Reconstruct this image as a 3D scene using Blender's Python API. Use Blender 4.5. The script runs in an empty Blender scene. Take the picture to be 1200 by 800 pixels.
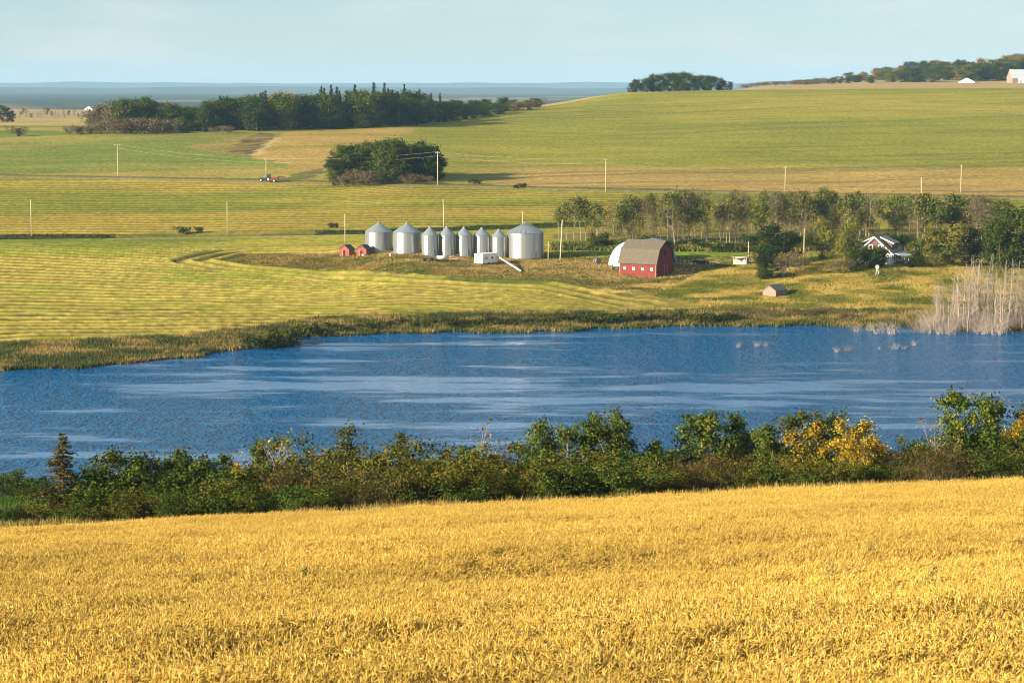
import bpy, math, random
import numpy as np
R = math.radians
rng = np.random.default_rng(7)
random.seed(7)
sc = bpy.context.scene
COL = sc.collection

# ------------------------------------------------------------------ camera, world, sun, exposure
HC = 56.0                      # eye height above the lake
FPX = 85.0 / 36.0 * 1200.0     # focal length in 1200-wide pixels
PITCH = math.atan(300.0 / FPX)
cam_d = bpy.data.cameras.new('camera')
cam = bpy.data.objects.new('camera', cam_d); COL.objects.link(cam)
cam.location = (0, 0, HC); cam.rotation_euler = (math.pi / 2 - PITCH, 0, 0)
cam_d.lens = 85; cam_d.sensor_width = 36; cam_d.clip_start = 0.5; cam_d.clip_end = 60000
cam_d.dof.use_dof = True; cam_d.dof.focus_distance = 420; cam_d.dof.aperture_fstop = 4.5
sc.camera = cam

SUN_EL, SUN_AZ = R(16.5), R(57)  # azimuth: left of straight behind the camera
to_sun = (-math.sin(SUN_AZ) * math.cos(SUN_EL), -math.cos(SUN_AZ) * math.cos(SUN_EL), math.sin(SUN_EL))
world = bpy.data.worlds.new('World'); sc.world = world; world.use_nodes = True
nt = world.node_tree; nt.nodes.clear()
wo = nt.nodes.new('ShaderNodeOutputWorld'); bg = nt.nodes.new('ShaderNodeBackground')
sky = nt.nodes.new('ShaderNodeTexSky'); sky.sky_type = 'NISHITA'; sky.sun_disc = False
sky.sun_elevation = SUN_EL; sky.sun_rotation = math.atan2(to_sun[0], to_sun[1])
sky.altitude = 900; sky.air_density = 1.0; sky.dust_density = 0.15; sky.ozone_density = 4.0
bg.inputs['Strength'].default_value = 0.050
# faint cloud wisps high over the far hills
tc = nt.nodes.new('ShaderNodeTexCoord'); mp = nt.nodes.new('ShaderNodeMapping')
mp.inputs['Scale'].default_value = (9, 9, 42)
nz = nt.nodes.new('ShaderNodeTexNoise'); nz.inputs['Scale'].default_value = 1.6; nz.inputs['Detail'].default_value = 5
rp = nt.nodes.new('ShaderNodeValToRGB'); rp.color_ramp.elements[0].position = 0.46; rp.color_ramp.elements[1].position = 0.8
rp.color_ramp.elements[1].color = (0.6, 0.6, 0.6, 1)
mx = nt.nodes.new('ShaderNodeMix'); mx.data_type = 'RGBA'
mx.inputs[7].default_value = (7.0, 6.9, 6.6, 1)
L = nt.links.new
L(tc.outputs['Generated'], mp.inputs['Vector']); L(mp.outputs['Vector'], nz.inputs['Vector']); L(nz.outputs['Fac'], rp.inputs['Fac'])
vl = nt.nodes.new('ShaderNodeMix'); vl.data_type = 'RGBA'; vl.inputs[0].default_value = 0.40; vl.inputs[7].default_value = (4.8, 6.0, 6.7, 1)  # thin high veil
L(sky.outputs['Color'], vl.inputs[6])
L(rp.outputs['Color'], mx.inputs[0]); L(vl.outputs[2], mx.inputs[6]); L(mx.outputs[2], bg.inputs['Color']); L(bg.outputs['Background'], wo.inputs['Surface'])

sun_d = bpy.data.lights.new('sun', 'SUN'); sun_d.energy = 5.0; sun_d.angle = R(0.5); sun_d.color = (1.0, 0.87, 0.68)
sun = bpy.data.objects.new('sun', sun_d); COL.objects.link(sun)
sun.rotation_euler = (math.pi / 2 - SUN_EL, 0, -SUN_AZ)
sc.view_settings.view_transform = 'Standard'; sc.view_settings.look = 'None'
sc.view_settings.exposure = 1.36; sc.view_settings.gamma = 1.0; sc.view_settings.use_curve_mapping = False
sc.render.engine = 'CYCLES'
sc.cycles.use_denoising = True; sc.cycles.filter_width = 1.0; sc.cycles.max_bounces = 6; sc.cycles.diffuse_bounces = 3
sc.cycles.volume_bounces = 0; sc.cycles.transparent_max_bounces = 6; sc.cycles.use_adaptive_sampling = True

# ------------------------------------------------------------------ numpy noise
def _hash(ix, iy, seed):
    h = (ix.astype(np.int64) * 374761393 + iy.astype(np.int64) * 668265263 + seed * 974634777) & 0xFFFFFFFF
    h = ((h ^ (h >> 13)) * 1274126177) & 0xFFFFFFFF
    return ((h ^ (h >> 16)) & 0xFFFF) / 65535.0
def vnoise(x, y, seed=0):
    x = np.asarray(x, float); y = np.asarray(y, float)
    ix = np.floor(x); iy = np.floor(y); fx = x - ix; fy = y - iy
    fx = fx * fx * (3 - 2 * fx); fy = fy * fy * (3 - 2 * fy)
    a = _hash(ix, iy, seed); b = _hash(ix + 1, iy, seed); c = _hash(ix, iy + 1, seed); d = _hash(ix + 1, iy + 1, seed)
    return (a * (1 - fx) + b * fx) * (1 - fy) + (c * (1 - fx) + d * fx) * fy
def fbm(x, y, seed=0, o=4):
    s = 0; a = 0.5; t = 0
    for k in range(o):
        s = s + a * vnoise(x * 2 ** k, y * 2 ** k, seed + 17 * k); t += a; a *= 0.5
    return s / t
def inpoly(px, py, poly):
    r = np.zeros(px.shape, bool); n = len(poly)
    for i in range(n):
        x0, y0 = poly[i]; x1, y1 = poly[(i + 1) % n]
        if y0 == y1: continue
        c = ((y0 > py) != (y1 > py)) & (px < (x1 - x0) * (py - y0) / (y1 - y0) + x0)
        r ^= c
    return r
def smooth01(a, b, x):
    t = np.clip((x - a) / (b - a), 0, 1); return t * t * (3 - 2 * t)

# ------------------------------------------------------------------ materials
def mat(name, color=(0.5, 0.5, 0.5), rough=0.7, metal=0.0, noise=0.0, nscale=3.0, attr=None, spec=0.3, bump=0.0, objrand=0.0, stretch=None, emit=None):
    m = bpy.data.materials.new(name); m.use_nodes = True
    t = m.node_tree; p = t.nodes['Principled BSDF']; l = t.links.new
    p.inputs['Roughness'].default_value = rough; p.inputs['Metallic'].default_value = metal
    p.inputs['Specular IOR Level'].default_value = spec
    if attr:
        a = t.nodes.new('ShaderNodeAttribute'); a.attribute_name = attr; out = a.outputs['Color']
    else:
        c = t.nodes.new('ShaderNodeRGB'); c.outputs[0].default_value = (*color, 1); out = c.outputs[0]
    tcn = t.nodes.new('ShaderNodeTexCoord'); vec = tcn.outputs['Object']
    if stretch:
        mpn = t.nodes.new('ShaderNodeMapping'); mpn.inputs['Scale'].default_value = stretch; l(vec, mpn.inputs['Vector']); vec = mpn.outputs['Vector']
    if noise:
        n = t.nodes.new('ShaderNodeTexNoise'); n.inputs['Scale'].default_value = nscale; n.inputs['Detail'].default_value = 6; l(vec, n.inputs['Vector'])
        mr = t.nodes.new('ShaderNodeMapRange'); mr.inputs[1].default_value = 0.25; mr.inputs[2].default_value = 0.75
        mr.inputs[3].default_value = 1 - noise; mr.inputs[4].default_value = 1 + noise; l(n.outputs['Fac'], mr.inputs[0])
        v = t.nodes.new('ShaderNodeVectorMath'); v.operation = 'SCALE'; l(out, v.inputs[0]); l(mr.outputs[0], v.inputs['Scale']); out = v.outputs[0]
        if bump:
            b = t.nodes.new('ShaderNodeBump'); b.inputs['Strength'].default_value = bump; b.inputs['Distance'].default_value = 0.1
            l(n.outputs['Fac'], b.inputs['Height']); l(b.outputs['Normal'], p.inputs['Normal'])
    if objrand:
        oi = t.nodes.new('ShaderNodeObjectInfo'); mr2 = t.nodes.new('ShaderNodeMapRange')
        mr2.inputs[3].default_value = 1 - objrand; mr2.inputs[4].default_value = 1 + objrand; l(oi.outputs['Random'], mr2.inputs[0])
        v2 = t.nodes.new('ShaderNodeVectorMath'); v2.operation = 'SCALE'; l(out, v2.inputs[0]); l(mr2.outputs[0], v2.inputs['Scale']); out = v2.outputs[0]
    l(out, p.inputs['Base Color'])
    if emit: pass
    m['out'] = 1
    return m
def leafmat(name, trans=0.3, objrand=0.22):
    m = mat(name, attr='Col', rough=0.85, spec=0.04, objrand=objrand)
    t = m.node_tree; p = t.nodes['Principled BSDF']; l = t.links.new
    tr = t.nodes.new('ShaderNodeBsdfTranslucent'); ms = t.nodes.new('ShaderNodeMixShader'); ms.inputs[0].default_value = trans
    src = p.inputs['Base Color'].links[0].from_socket
    l(src, tr.inputs['Color']); l(p.outputs[0], ms.inputs[1]); l(tr.outputs[0], ms.inputs[2]); l(ms.outputs[0], t.nodes['Material Output'].inputs['Surface'])
    return m
M = {}
M['leaf'] = leafmat('leaves', 0.13); M['straw'] = leafmat('straw', 0.25, 0.12)
M['bark_pale'] = mat('pale_bark', (0.30, 0.23, 0.16), 0.9, noise=0.35, nscale=2.5, objrand=0.2)
M['bark_dark'] = mat('dark_bark', (0.11, 0.085, 0.06), 0.95, noise=0.35, nscale=4)
M['bark_dead'] = mat('dead_bark', (0.31, 0.25, 0.195), 0.9, noise=0.3, nscale=3, objrand=0.2)
M['galv'] = mat('galvanised_steel', (0.40, 0.415, 0.41), 0.38, 0.75, noise=0.10, nscale=0.8, objrand=0.06, stretch=(1, 1, 0.25))
M['galv_roof'] = mat('galvanised_roof', (0.27, 0.31, 0.32), 0.5, 0.5, noise=0.1, nscale=1.2)
M['red_paint'] = mat('weathered_red_paint', (0.17, 0.032, 0.024), 0.85, noise=0.4, nscale=1.6, stretch=(3, 3, 0.4))
M['red_shed'] = mat('faded_red_boards', (0.27, 0.08, 0.055), 0.9, noise=0.35, nscale=2, stretch=(3, 3, 0.5))
M['shingle'] = mat('brown_shingles', (0.115, 0.098, 0.07), 0.95, noise=0.3, nscale=2.5, stretch=(1, 1, 3), bump=0.3)
M['shingle_grey'] = mat('grey_shingles', (0.21, 0.21, 0.20), 0.9, noise=0.25, nscale=3)
M['shingle_dark'] = mat('dark_shingles', (0.07, 0.075, 0.08), 0.9, noise=0.3, nscale=3)
M['brown_wall'] = mat('brown_wall_shingles', (0.15, 0.07, 0.045), 0.9, noise=0.3, nscale=4)
M['white'] = mat('white_paint', (0.78, 0.77, 0.73), 0.6, noise=0.08, nscale=1.5)
M['white_glow'] = mat('white_fabric', (0.80, 0.79, 0.76), 0.7, noise=0.06, nscale=0.7)
M['blue_sheet'] = mat('blue_grey_sheeting', (0.20, 0.29, 0.38), 0.45, 0.2, noise=0.12, nscale=1)
M['glass'] = mat('window_glass', (0.04, 0.05, 0.06), 0.1, spec=0.6)
M['dark'] = mat('dark_opening', (0.025, 0.02, 0.018), 0.9)
M['grey_wood'] = mat('weathered_grey_boards', (0.25, 0.195, 0.145), 0.95, noise=0.35, nscale=3, stretch=(1, 1, 6))
M['grey_wood_dark'] = mat('weathered_roof_boards', (0.16, 0.14, 0.13), 0.95, noise=0.4, nscale=3)
M['pole'] = mat('bleached_pole_wood', (0.55, 0.44, 0.28), 0.9, noise=0.2, nscale=2)
M['wire'] = mat('wire', (0.5, 0.48, 0.42), 0.6)
M['black_paint'] = mat('black_car_paint', (0.012, 0.013, 0.016), 0.18, spec=0.6)
M['rubber'] = mat('rubber', (0.02, 0.02, 0.02), 0.9)
M['machine_red'] = mat('machine_red', (0.17, 0.032, 0.025), 0.5, noise=0.2, nscale=2)
M['machine_dark'] = mat('machine_dark', (0.045, 0.04, 0.04), 0.6, noise=0.3, nscale=2)
M['rim'] = mat('pale_rim', (0.6, 0.58, 0.5), 0.5)
M['cream'] = mat('cream_paint', (0.45, 0.38, 0.28), 0.8, noise=0.25, nscale=2)
M['auger'] = mat('auger_tube', (0.72, 0.68, 0.56), 0.5, noise=0.1, nscale=2)
M['rust'] = mat('rusty_iron', (0.17, 0.08, 0.05), 0.9, noise=0.4, nscale=4)

# ------------------------------------------------------------------ mesh building
class MB:
    def __init__(s): s.v = []; s.f = []
    def add(s, vs, fs):
        o = len(s.v); s.v += [tuple(map(float, q)) for q in vs]; s.f += [tuple(i + o for i in q) for q in fs]; return s
    def box(s, c, d, rz=0.0):
        x, y, z = [q / 2 for q in d]; ca, sa = math.cos(rz), math.sin(rz); vs = []
        for dz in (-z, z):
            for dx, dy in ((-x, -y), (x, -y), (x, y), (-x, y)):
                vs.append((c[0] + dx * ca - dy * sa, c[1] + dx * sa + dy * ca, c[2] + dz))
        return s.add(vs, [(0, 3, 2, 1), (4, 5, 6, 7), (0, 1, 5, 4), (1, 2, 6, 5), (2, 3, 7, 6), (3, 0, 4, 7)])
    def lathe(s, prof, n=24, c=(0, 0, 0), ribs=0.0, caps=True):
        vs = []
        for r, z in prof:
            for k in range(n):
                rr = r * (1 + ribs * (1 if k % 2 else 0))
                a = 2 * math.pi * k / n; vs.append((c[0] + rr * math.cos(a), c[1] + rr * math.sin(a), c[2] + z))
        fs = [(i * n + k, i * n + (k + 1) % n, (i + 1) * n + (k + 1) % n, (i + 1) * n + k) for i in range(len(prof) - 1) for k in range(n)]
        if caps: fs.append(tuple(range(n - 1, -1, -1))); m = (len(prof) - 1) * n; fs.append(tuple(range(m, m + n)))
        return s.add(vs, fs)
    def tube(s, pts, rad, n=5):
        pts = np.asarray(pts, float); k = len(pts)
        if np.isscalar(rad): rad = [rad] * k
        t = np.gradient(pts, axis=0); t /= np.linalg.norm(t, axis=1)[:, None] + 1e-9
        vs = []
        for i in range(k):
            a = np.cross(t[i], (0.31, 0.95, 0.05) if abs(t[i][1]) < 0.9 else (1, 0, 0)); a /= np.linalg.norm(a) + 1e-9; b = np.cross(t[i], a)
            for j in range(n):
                q = 2 * math.pi * j / n; vs.append(pts[i] + rad[i] * (math.cos(q) * a + math.sin(q) * b))
        fs = [(i * n + j, i * n + (j + 1) % n, (i + 1) * n + (j + 1) % n, (i + 1) * n + j) for i in range(k - 1) for j in range(n)]
        fs.append(tuple(range(n - 1, -1, -1))); fs.append(tuple(range((k - 1) * n, k * n)))
        return s.add(vs, fs)
    def prism(s, poly, ax, t0, t1):
        """poly in the (u,z) plane, extruded along x (ax='x': u is y) or y (ax='y': u is x)"""
        f = (lambda u, z, t: (t, u, z)) if ax == 'x' else (lambda u, z, t: (u, t, z))
        n = len(poly); vs = [f(u, z, t0) for u, z in poly] + [f(u, z, t1) for u, z in poly]
        fs = [tuple(range(n)), tuple(range(2 * n - 1, n - 1, -1))] + [(i, n + i, n + (i + 1) % n, (i + 1) % n) for i in range(n)]
        return s.add(vs, fs)
    def mesh(s, name, m, smooth=False):
        me = bpy.data.meshes.new(name); me.from_pydata(s.v, [], s.f); me.materials.append(m)
        if smooth: me.polygons.foreach_set('use_smooth', [True] * len(me.polygons))
        me.update(); 
        import bmesh
        b = bmesh.new(); b.from_mesh(me); bmesh.ops.recalc_face_normals(b, faces=b.faces); b.to_mesh(me); b.free()
        return me
    def build(s, name, m, parent=None, smooth=False):
        o = bpy.data.objects.new(name, s.mesh(name, m, smooth)); COL.objects.link(o); o.parent = parent; return o
def np_mesh(name, v, f, m, col=None, smooth=False):
    """v (n,3), f (k,3|4) arrays, col (n,3)"""
    me = bpy.data.meshes.new(name); v = np.asarray(v, np.float32); f = np.asarray(f, np.int32); k = f.shape[1]
    me.vertices.add(len(v)); me.vertices.foreach_set('co', v.ravel())
    me.loops.add(f.size); me.loops.foreach_set('vertex_index', f.ravel())
    me.polygons.add(len(f)); me.polygons.foreach_set('loop_start', np.arange(0, f.size, k, dtype=np.int32)); me.polygons.foreach_set('loop_total', np.full(len(f), k, np.int32))
    if smooth: me.polygons.foreach_set('use_smooth', np.ones(len(f), bool))
    if col is not None:
        a = me.color_attributes.new('Col', 'FLOAT_COLOR', 'POINT'); c = np.ones((len(v), 4), np.float32); c[:, :3] = col; a.data.foreach_set('color', c.ravel())
    me.materials.append(m); me.update(calc_edges=True); me.validate(); return me
def tag(o, label=None, cat=None, group=None, kind=None):
    if label: o['label'] = label
    if cat: o['category'] = cat
    if group: o['group'] = group
    if kind: o['kind'] = kind
    return o
def empty(name, loc, rz=0.0, label=None, cat=None, group=None, scale=1.0):
    o = bpy.data.objects.new(name, None); COL.objects.link(o); o.location = loc; o.rotation_euler = (0, 0, rz); o.scale = (scale,) * 3
    o.empty_display_size = 0.3
    return tag(o, label, cat, group)
def child(name, me, parent):
    o = bpy.data.objects.new(name, me); COL.objects.link(o); o.parent = parent; return o

# ------------------------------------------------------------------ terrain
CP, SP = math.cos(PITCH), math.sin(PITCH)
def slope(py):
    v = (400 - py) / FPX; return (-SP + v * CP) / (CP + v * SP)
def zat(Y, py): return HC + Y * slope(py)
NEAR = [(-60, 63.5), (-20, 57.0), (0, 53.2), (14, 50.6), (28, 48.15), (60, 43.1), (95, 37.9), (128, 33.0), (134, 31.9), (140, 30.9), (165, 26.6), (200, 20.0), (260, 10), (330, 0), (350, -2.5)]
def P(shore, *nodes):
    out = [(350, -2.5), (shore - 14, -1.2), (shore, 0.0)]
    for y, q in nodes: out.append((y, q if isinstance(q, float) else zat(y, q)))
    out.append((5000, 10.0)); out.append((60000, 10.0)); return out
FAR = {
 -400: P(452, (466, .4), (490, 1.6), (749, 279), (991, 205), (1250, 157), (1600, 33.0), (2500, 128), (3500, 12.0)),
 0: P(470, (483, .4), (505, 406), (749, 278), (991, 207), (1250, 157), (1600, 33.0), (2500, 128), (3500, 12.0)),
 200: P(491, (503, .5), (525, 398), (750, 276), (980, 209), (1220, 155), (1600, 33.0), (2500, 129), (3500, 12.0)),
 380: P(541, (560, 1.2), (745, 273), (955, 213), (1230, 153), (1500, 33.0), (2500, 28.0), (3500, 12.0)),
 480: P(548, (570, 1.3), (650, 301), (755, 269), (925, 215), (1300, 147), (1500, 37.0), (2500, 25.0), (3500, 12.0)),
 600: P(552, (575, 1.5), (660, 303), (762, 265), (920, 218), (1300, 151), (1520, 127), (1800, 39.0), (2500, 25.0), (3500, 12.0)),
 740: P(559, (585, 2.0), (640, 324), (690, 290), (762, 262), (895, 223), (1300, 151), (1700, 108), (1760, 51.0), (2100, 38.0), (3000, 20.0)),
 900: P(567, (590, 2.2), (640, 320), (690, 292), (900, 227), (1300, 148), (1700, 105), (1900, 53.0), (2300, 100), (2500, 56.0), (3000, 40.0)),
 1040: P(565, (590, 2.6), (640, 313), (690, 290), (900, 229), (1300, 148), (1700, 104), (2250, 98), (2550, 92), (3000, 50.0)),
 1200: P(549, (580, 2.0), (640, 318), (690, 300), (900, 234), (1300, 148), (1700, 103), (2250, 97), (2600, 84), (3000, 60.0)),
 1600: P(520, (560, 2.0), (640, 318), (690, 300), (900, 234), (1300, 148), (1700, 101), (2250, 95), (2600, 80), (3000, 66.0)),
}
ROWS = np.concatenate([np.arange(-60, 130, 2.0), np.arange(130, 450, 3.0), np.arange(450, 1010, 0.7), np.arange(1010, 1800, 4.0), np.arange(1800, 4000, 40.0), np.arange(4000, 28400, 800.0)])
NC = 470; SMAX = 0.36; DS = 2 * SMAX / (NC - 1)
COLS = np.linspace(-SMAX, SMAX, NC)
YG = np.repeat(ROWS[:, None], NC, 1); XG = COLS[None, :] * (np.maximum(YG, 0) + 80)
def gauss_rows(a, sig):
    k = np.arange(-3 * sig, 3 * sig + 1); w = np.exp(-k ** 2 / (2 * sig ** 2)); w /= w.sum(); p = np.pad(a, (len(k) // 2,), 'edge'); return np.convolve(p, w, 'valid')
# profiles on a fine regular Y axis, smoothed so slopes roll
YA = np.arange(-60, 28600, 2.0)
def prof_curve(nodes, s0=4):
    ys, zs = zip(*nodes); z = np.interp(YA, ys, zs)
    zz = gauss_rows(z, 6); zz2 = gauss_rows(z, 40)
    w = smooth01(700, 1000, YA) * (1 - smooth01(1500, 1650, YA)); return zz * (1 - w) + zz2 * w
near_c = np.interp(YA, *zip(*NEAR)); near_c = gauss_rows(near_c, 3)
pxs = sorted(FAR); far_c = np.array([prof_curve(FAR[p]) for p in pxs])
PXG = 600 + FPX * CP * XG / np.maximum(YG, 60)
def far_z(X, Y):
    px = np.clip(600 + FPX * 0.9945 * X / np.maximum(Y, 60), pxs[0], pxs[-1])
    i = np.clip(np.searchsorted(pxs, px) - 1, 0, len(pxs) - 2); pa = np.array(pxs, float)
    t = (px - pa[i]) / (pa[i + 1] - pa[i]); t = t * t * (3 - 2 * t) * 0.5 + t * 0.5
    k = np.clip((Y - YA[0]) / 2.0, 0, len(YA) - 2); k0 = k.astype(int); kf = k - k0
    a = far_c[i, k0] * (1 - kf) + far_c[i, k0 + 1] * kf; b = far_c[i + 1, k0] * (1 - kf) + far_c[i + 1, k0 + 1] * kf
    return a * (1 - t) + b * t
def near_z(X, Y):
    z = np.interp(Y, YA, near_c) + 0.05 * np.clip(X, -90, 90) * np.clip(Y / 128, 0, 1) * (1 - smooth01(170, 300, Y))
    # grassy shoulder beyond the wheat on the left
    px = 600 + FPX * X / np.maximum(Y, 60)
    g = np.interp(Y, [120, 150, 215, 260], [33.5, 28.6, 18.8, 10]); w = (1 - smooth01(55, 110, px)) * smooth01(134, 150, Y) * (1 - smooth01(215, 250, Y))
    return z * (1 - w) + g * w
ZG = np.where(YG < 345, near_z(XG, YG), far_z(XG, YG))
und = (fbm(XG / 90, YG / 90, 3) - 0.5)
ZG += und * 2.2 * smooth01(640, 900, YG) * (1 - smooth01(1500, 1700, YG))
ZG += (fbm(XG / 7, YG / 7, 5) - 0.5) * (0.10 + 0.4 * (PXG > 830)) * smooth01(0.2, 1.5, ZG) * (YG > 400) * (1 - smooth01(1000, 1500, YG))
ZG += (fbm(XG / 14, YG / 14, 9) - 0.5) * 0.9 * (np.abs(ZG) < 3) * (YG > 400)
_sh = (PXG > 640) & (YG > 555) & (YG < 660)
ZG += np.where(_sh, (fbm(XG / 12, YG / 9, 29) - 0.5) * 1.3 * smooth01(565, 585, YG) * (1 - smooth01(630, 655, YG)) * smooth01(640, 700, PXG), 0)
ZG += (fbm(XG / 34, YG / 19, 77, 3) - 0.5) * 0.9 * smooth01(24, 45, YG) * (1 - smooth01(95, 118, YG))
PYG = 400 - FPX * (np.tan(np.arctan2(ZG - HC, np.maximum(YG, 1)) + PITCH))
def H(X, Y):
    r = int(np.clip(np.searchsorted(ROWS, Y) - 1, 0, len(ROWS) - 2)); tr = (Y - ROWS[r]) / (ROWS[r + 1] - ROWS[r])
    def one(rr):
        c = (X / (max(ROWS[rr], 0) + 80) + SMAX) / DS; c = min(max(c, 0), NC - 1.001); i = int(c); t = c - i
        return ZG[rr, i] * (1 - t) + ZG[rr, i + 1] * t
    return one(r) * (1 - tr) + one(r + 1) * tr
def at_Y(px, Y):
    """ground point at distance Y in column px"""
    X = (px - 600) / FPX * Y
    for _ in range(3):
        z = H(X, Y); d = Y * CP - (z - HC) * SP; X = (px - 600) / FPX * d
    return X, Y, H(X, Y)
def proj(X, Y, z):
    d = Y * CP - (z - HC) * SP; u = Y * SP + (z - HC) * CP; return 600 + FPX * X / d, 400 - FPX * u / d, FPX / d
def at(px, py, y0=440, y1=2700):
    """first ground point seen at pixel px,py beyond y0"""
    Y = y0; pv = None
    while Y < y1:
        X, _, z = at_Y(px, Y); q = proj(X, Y, z)[1]
        if q <= py:
            return X, Y, z
        Y += 1.5 if Y < 1000 else 5
    return at_Y(px, y1)
def at_water(px, py):
    Y = -HC / slope(py); d = Y * CP + HC * SP; return (px - 600) / FPX * d, Y, 0.0
# ------------------------------------------------------------------ ground colours by field (each field's own soil and crop; swath rows also carry painted shade)
def dist_poly(x, y, pts, closed=False):
    d = np.full(x.shape, 1e9); n = len(pts)
    for i in range(n if closed else n - 1):
        ax, ay = pts[i]; bx, by = pts[(i + 1) % n]; vx, vy = bx - ax, by - ay
        t = np.clip(((x - ax) * vx + (y - ay) * vy) / (vx * vx + vy * vy + 1e-9), 0, 1)
        d = np.minimum(d, np.hypot(x - ax - t * vx, y - ay - t * vy))
    return d
jx = (fbm(XG / 11, YG / 11, 21) - .5); jy = (fbm(XG / 13, YG / 9, 22) - .5)
px = PXG + jx * 14; py = PYG + jy * 3.0
far = YG > 440
C = np.zeros(XG.shape + (3,)); C[:] = (.235, .20, .045)
n1 = fbm(XG / 60, YG / 25, 31); n2 = fbm(XG / 9, YG / 5, 32); n3 = fbm(XG / 160, YG / 45, 33, 5); n4 = fbm(XG / 3, YG / 3, 34, 3)
def mixc(mask, col, w=1.0):
    w = np.broadcast_to(np.asarray(w, float), XG.shape) * mask; C[:] = C * (1 - w[..., None]) + np.asarray(col) * w[..., None]
def lerp3(a, b, t): t = np.clip(t, 0, 1)[..., None]; return np.asarray(a) * (1 - t) + np.asarray(b) * t
def setc(mask, arr): C[mask] = arr[mask]
# big hill and upper fields
hill = lerp3((.205, .205, .032), (.31, .255, .046), smooth01(.36, .64, fbm(XG / 210, YG / 120, 35, 5)) * .75 + (n1 - .5) * .35)
hill = lerp3(hill, (.36, .235, .10), smooth01(186, 214, py + (n3 - .5) * 46) * .85 * smooth01(500, 640, px + (n1 - .5) * 60))
stre = fbm(XG / 130, (YG - .38 * XG) / 9, 41, 4)
hill = lerp3(hill, (.13, .125, .03), smooth01(.54, .70, stre) * .6)
setc(far & (YG > 820), hill)
# tan stubble corner and left pastures
left = far & (py > 150) & (py < 213) & (px < 400)
past = lerp3((.14, .175, .035), (.31, .24, .07), smooth01(.38, .66, n3) * .8 + (n2 - .5) * .5)
setc(left & (YG > 700), past)
tan = lerp3((.34, .235, .085), (.27, .215, .055), smooth01(.42, .6, n1))
setc(far & inpoly(px, py, [(296, 186), (322, 163), (345, 152), (500, 146), (470, 160), (410, 172), (385, 190), (380, 204), (330, 212), (345, 192)]), tan)
setc(far & inpoly(px, py, [(215, 172), (300, 158), (318, 164), (290, 182), (262, 180)]), lerp3((.27, .20, .07), (.19, .17, .05), n2))
setc(far & inpoly(px, py, [(262, 181), (290, 163), (308, 156), (326, 157), (318, 166), (300, 182)]), lerp3((.085, .075, .03), (.19, .14, .06), smooth01(.4, .6, n2)))
mixc(far & inpoly(px, py, [(296, 182), (318, 165), (326, 160), (331, 162), (306, 182)]), (.42, .33, .17), .8)
setc(far & inpoly(px, py, [(320, 212), (345, 205), (380, 197), (384, 203), (350, 212)]), lerp3((.06, .10, .03), (.2, .16, .05), n2))
# field two between the ditch and the road, with fine cut rows
roadl = np.interp(px, [-400, 0, 300, 380, 700, 1200, 1700], [205, 207, 212.5, 214.5, 223, 233, 242])
ditch = np.interp(px, [-400, 0, 125, 400, 660, 900, 1700], [280, 278, 277, 272.5, 264, 258, 240])
f2 = far & (PYG < ditch - 1) & (PYG > roadl) & (px < 1300)
rowu = (YG + 0.10 * XG + 5 * (n1 - .5)) / 7.5
f2c = lerp3((.20, .205, .032), (.33, .25, .055), smooth01(.42, .62, n3 * .6 + n1 * .4) + (n2 - .5) * .3)
st2 = np.abs((rowu % 1) - .5) * 2
f2c = lerp3(f2c, f2c * np.array((.42, .47, .4)), smooth01(.40, .85, st2) * .85)
setc(f2, f2c)
ZG += np.where(f2, (1 - st2) * .3, 0)
# field one: swaths fanning in to the farmyard corner and turning round it
isl = [(262, 306), (290, 299.5), (400, 296), (430, 291), (500, 290), (640, 291), (700, 300), (860, 300), (1200, 318), (1250, 395), (845, 379), (838, 362), (800, 352), (660, 331), (500, 323), (400, 318), (300, 312)]
f1poly = [(-500, 425), (0, 404), (200, 396), (300, 386), (372, 373), (500, 368), (700, 363), (836, 362), (850, 300), (660, 300), (660, 266), (400, 274), (0, 280), (-500, 283)]
island = far & inpoly(px, PYG + jy * 2, isl)
f1 = far & inpoly(px, PYG + jy * 2, f1poly) & ~island & (YG < 800)
isw = np.array([at(*q)[:2] if q[1] < 379 else (q[0] / 10 - 60, 570) for q in [(262, 306), (290, 299.5), (400, 297), (440, 297.5)]] + [at(*q)[:2] for q in [(838, 362), (800, 352), (660, 331), (500, 323), (400, 318), (300, 312)]])
di = dist_poly(XG, YG, [tuple(q) for q in isw], True)
fx, fy = 86.0, 588.0
ang = (YG - fy) / np.maximum(fx - XG, 8); u1 = ang * 30 + (n1 - .5) * .15
tipw = (di < 17)
u = np.where(tipw, di / 6.2, u1); t1 = u % 1.0
sw = np.clip(np.sin(np.pi * np.clip((t1 - .22) / .5, 0, 1)), 0, 1)
closew = smooth01(1.2, 3.2, (fx - XG) / 27)  # rows merge near the corner
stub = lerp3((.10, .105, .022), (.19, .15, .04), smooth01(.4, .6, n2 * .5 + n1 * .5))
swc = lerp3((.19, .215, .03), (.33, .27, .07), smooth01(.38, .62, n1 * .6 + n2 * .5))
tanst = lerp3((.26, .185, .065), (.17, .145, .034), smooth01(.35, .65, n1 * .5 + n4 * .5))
gap = smooth01(.0, .06, t1) * (1 - smooth01(.22, .34, t1))  # dark line per row: stubble gap plus the swath's shadow side painted in
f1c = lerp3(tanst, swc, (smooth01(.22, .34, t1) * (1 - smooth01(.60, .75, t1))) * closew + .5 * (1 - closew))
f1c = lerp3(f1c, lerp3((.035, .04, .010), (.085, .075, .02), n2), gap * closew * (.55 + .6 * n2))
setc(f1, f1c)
up = smooth01(284, 296, PYG)
mixc(f1 & (PYG < 296), lerp3((.15, .18, .026), (.28, .24, .042), smooth01(.35, .65, n1 * .5 + n4 * .5)), (1 - up))
ZG += np.where(f1, sw * .7 * closew * up, 0)
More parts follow.
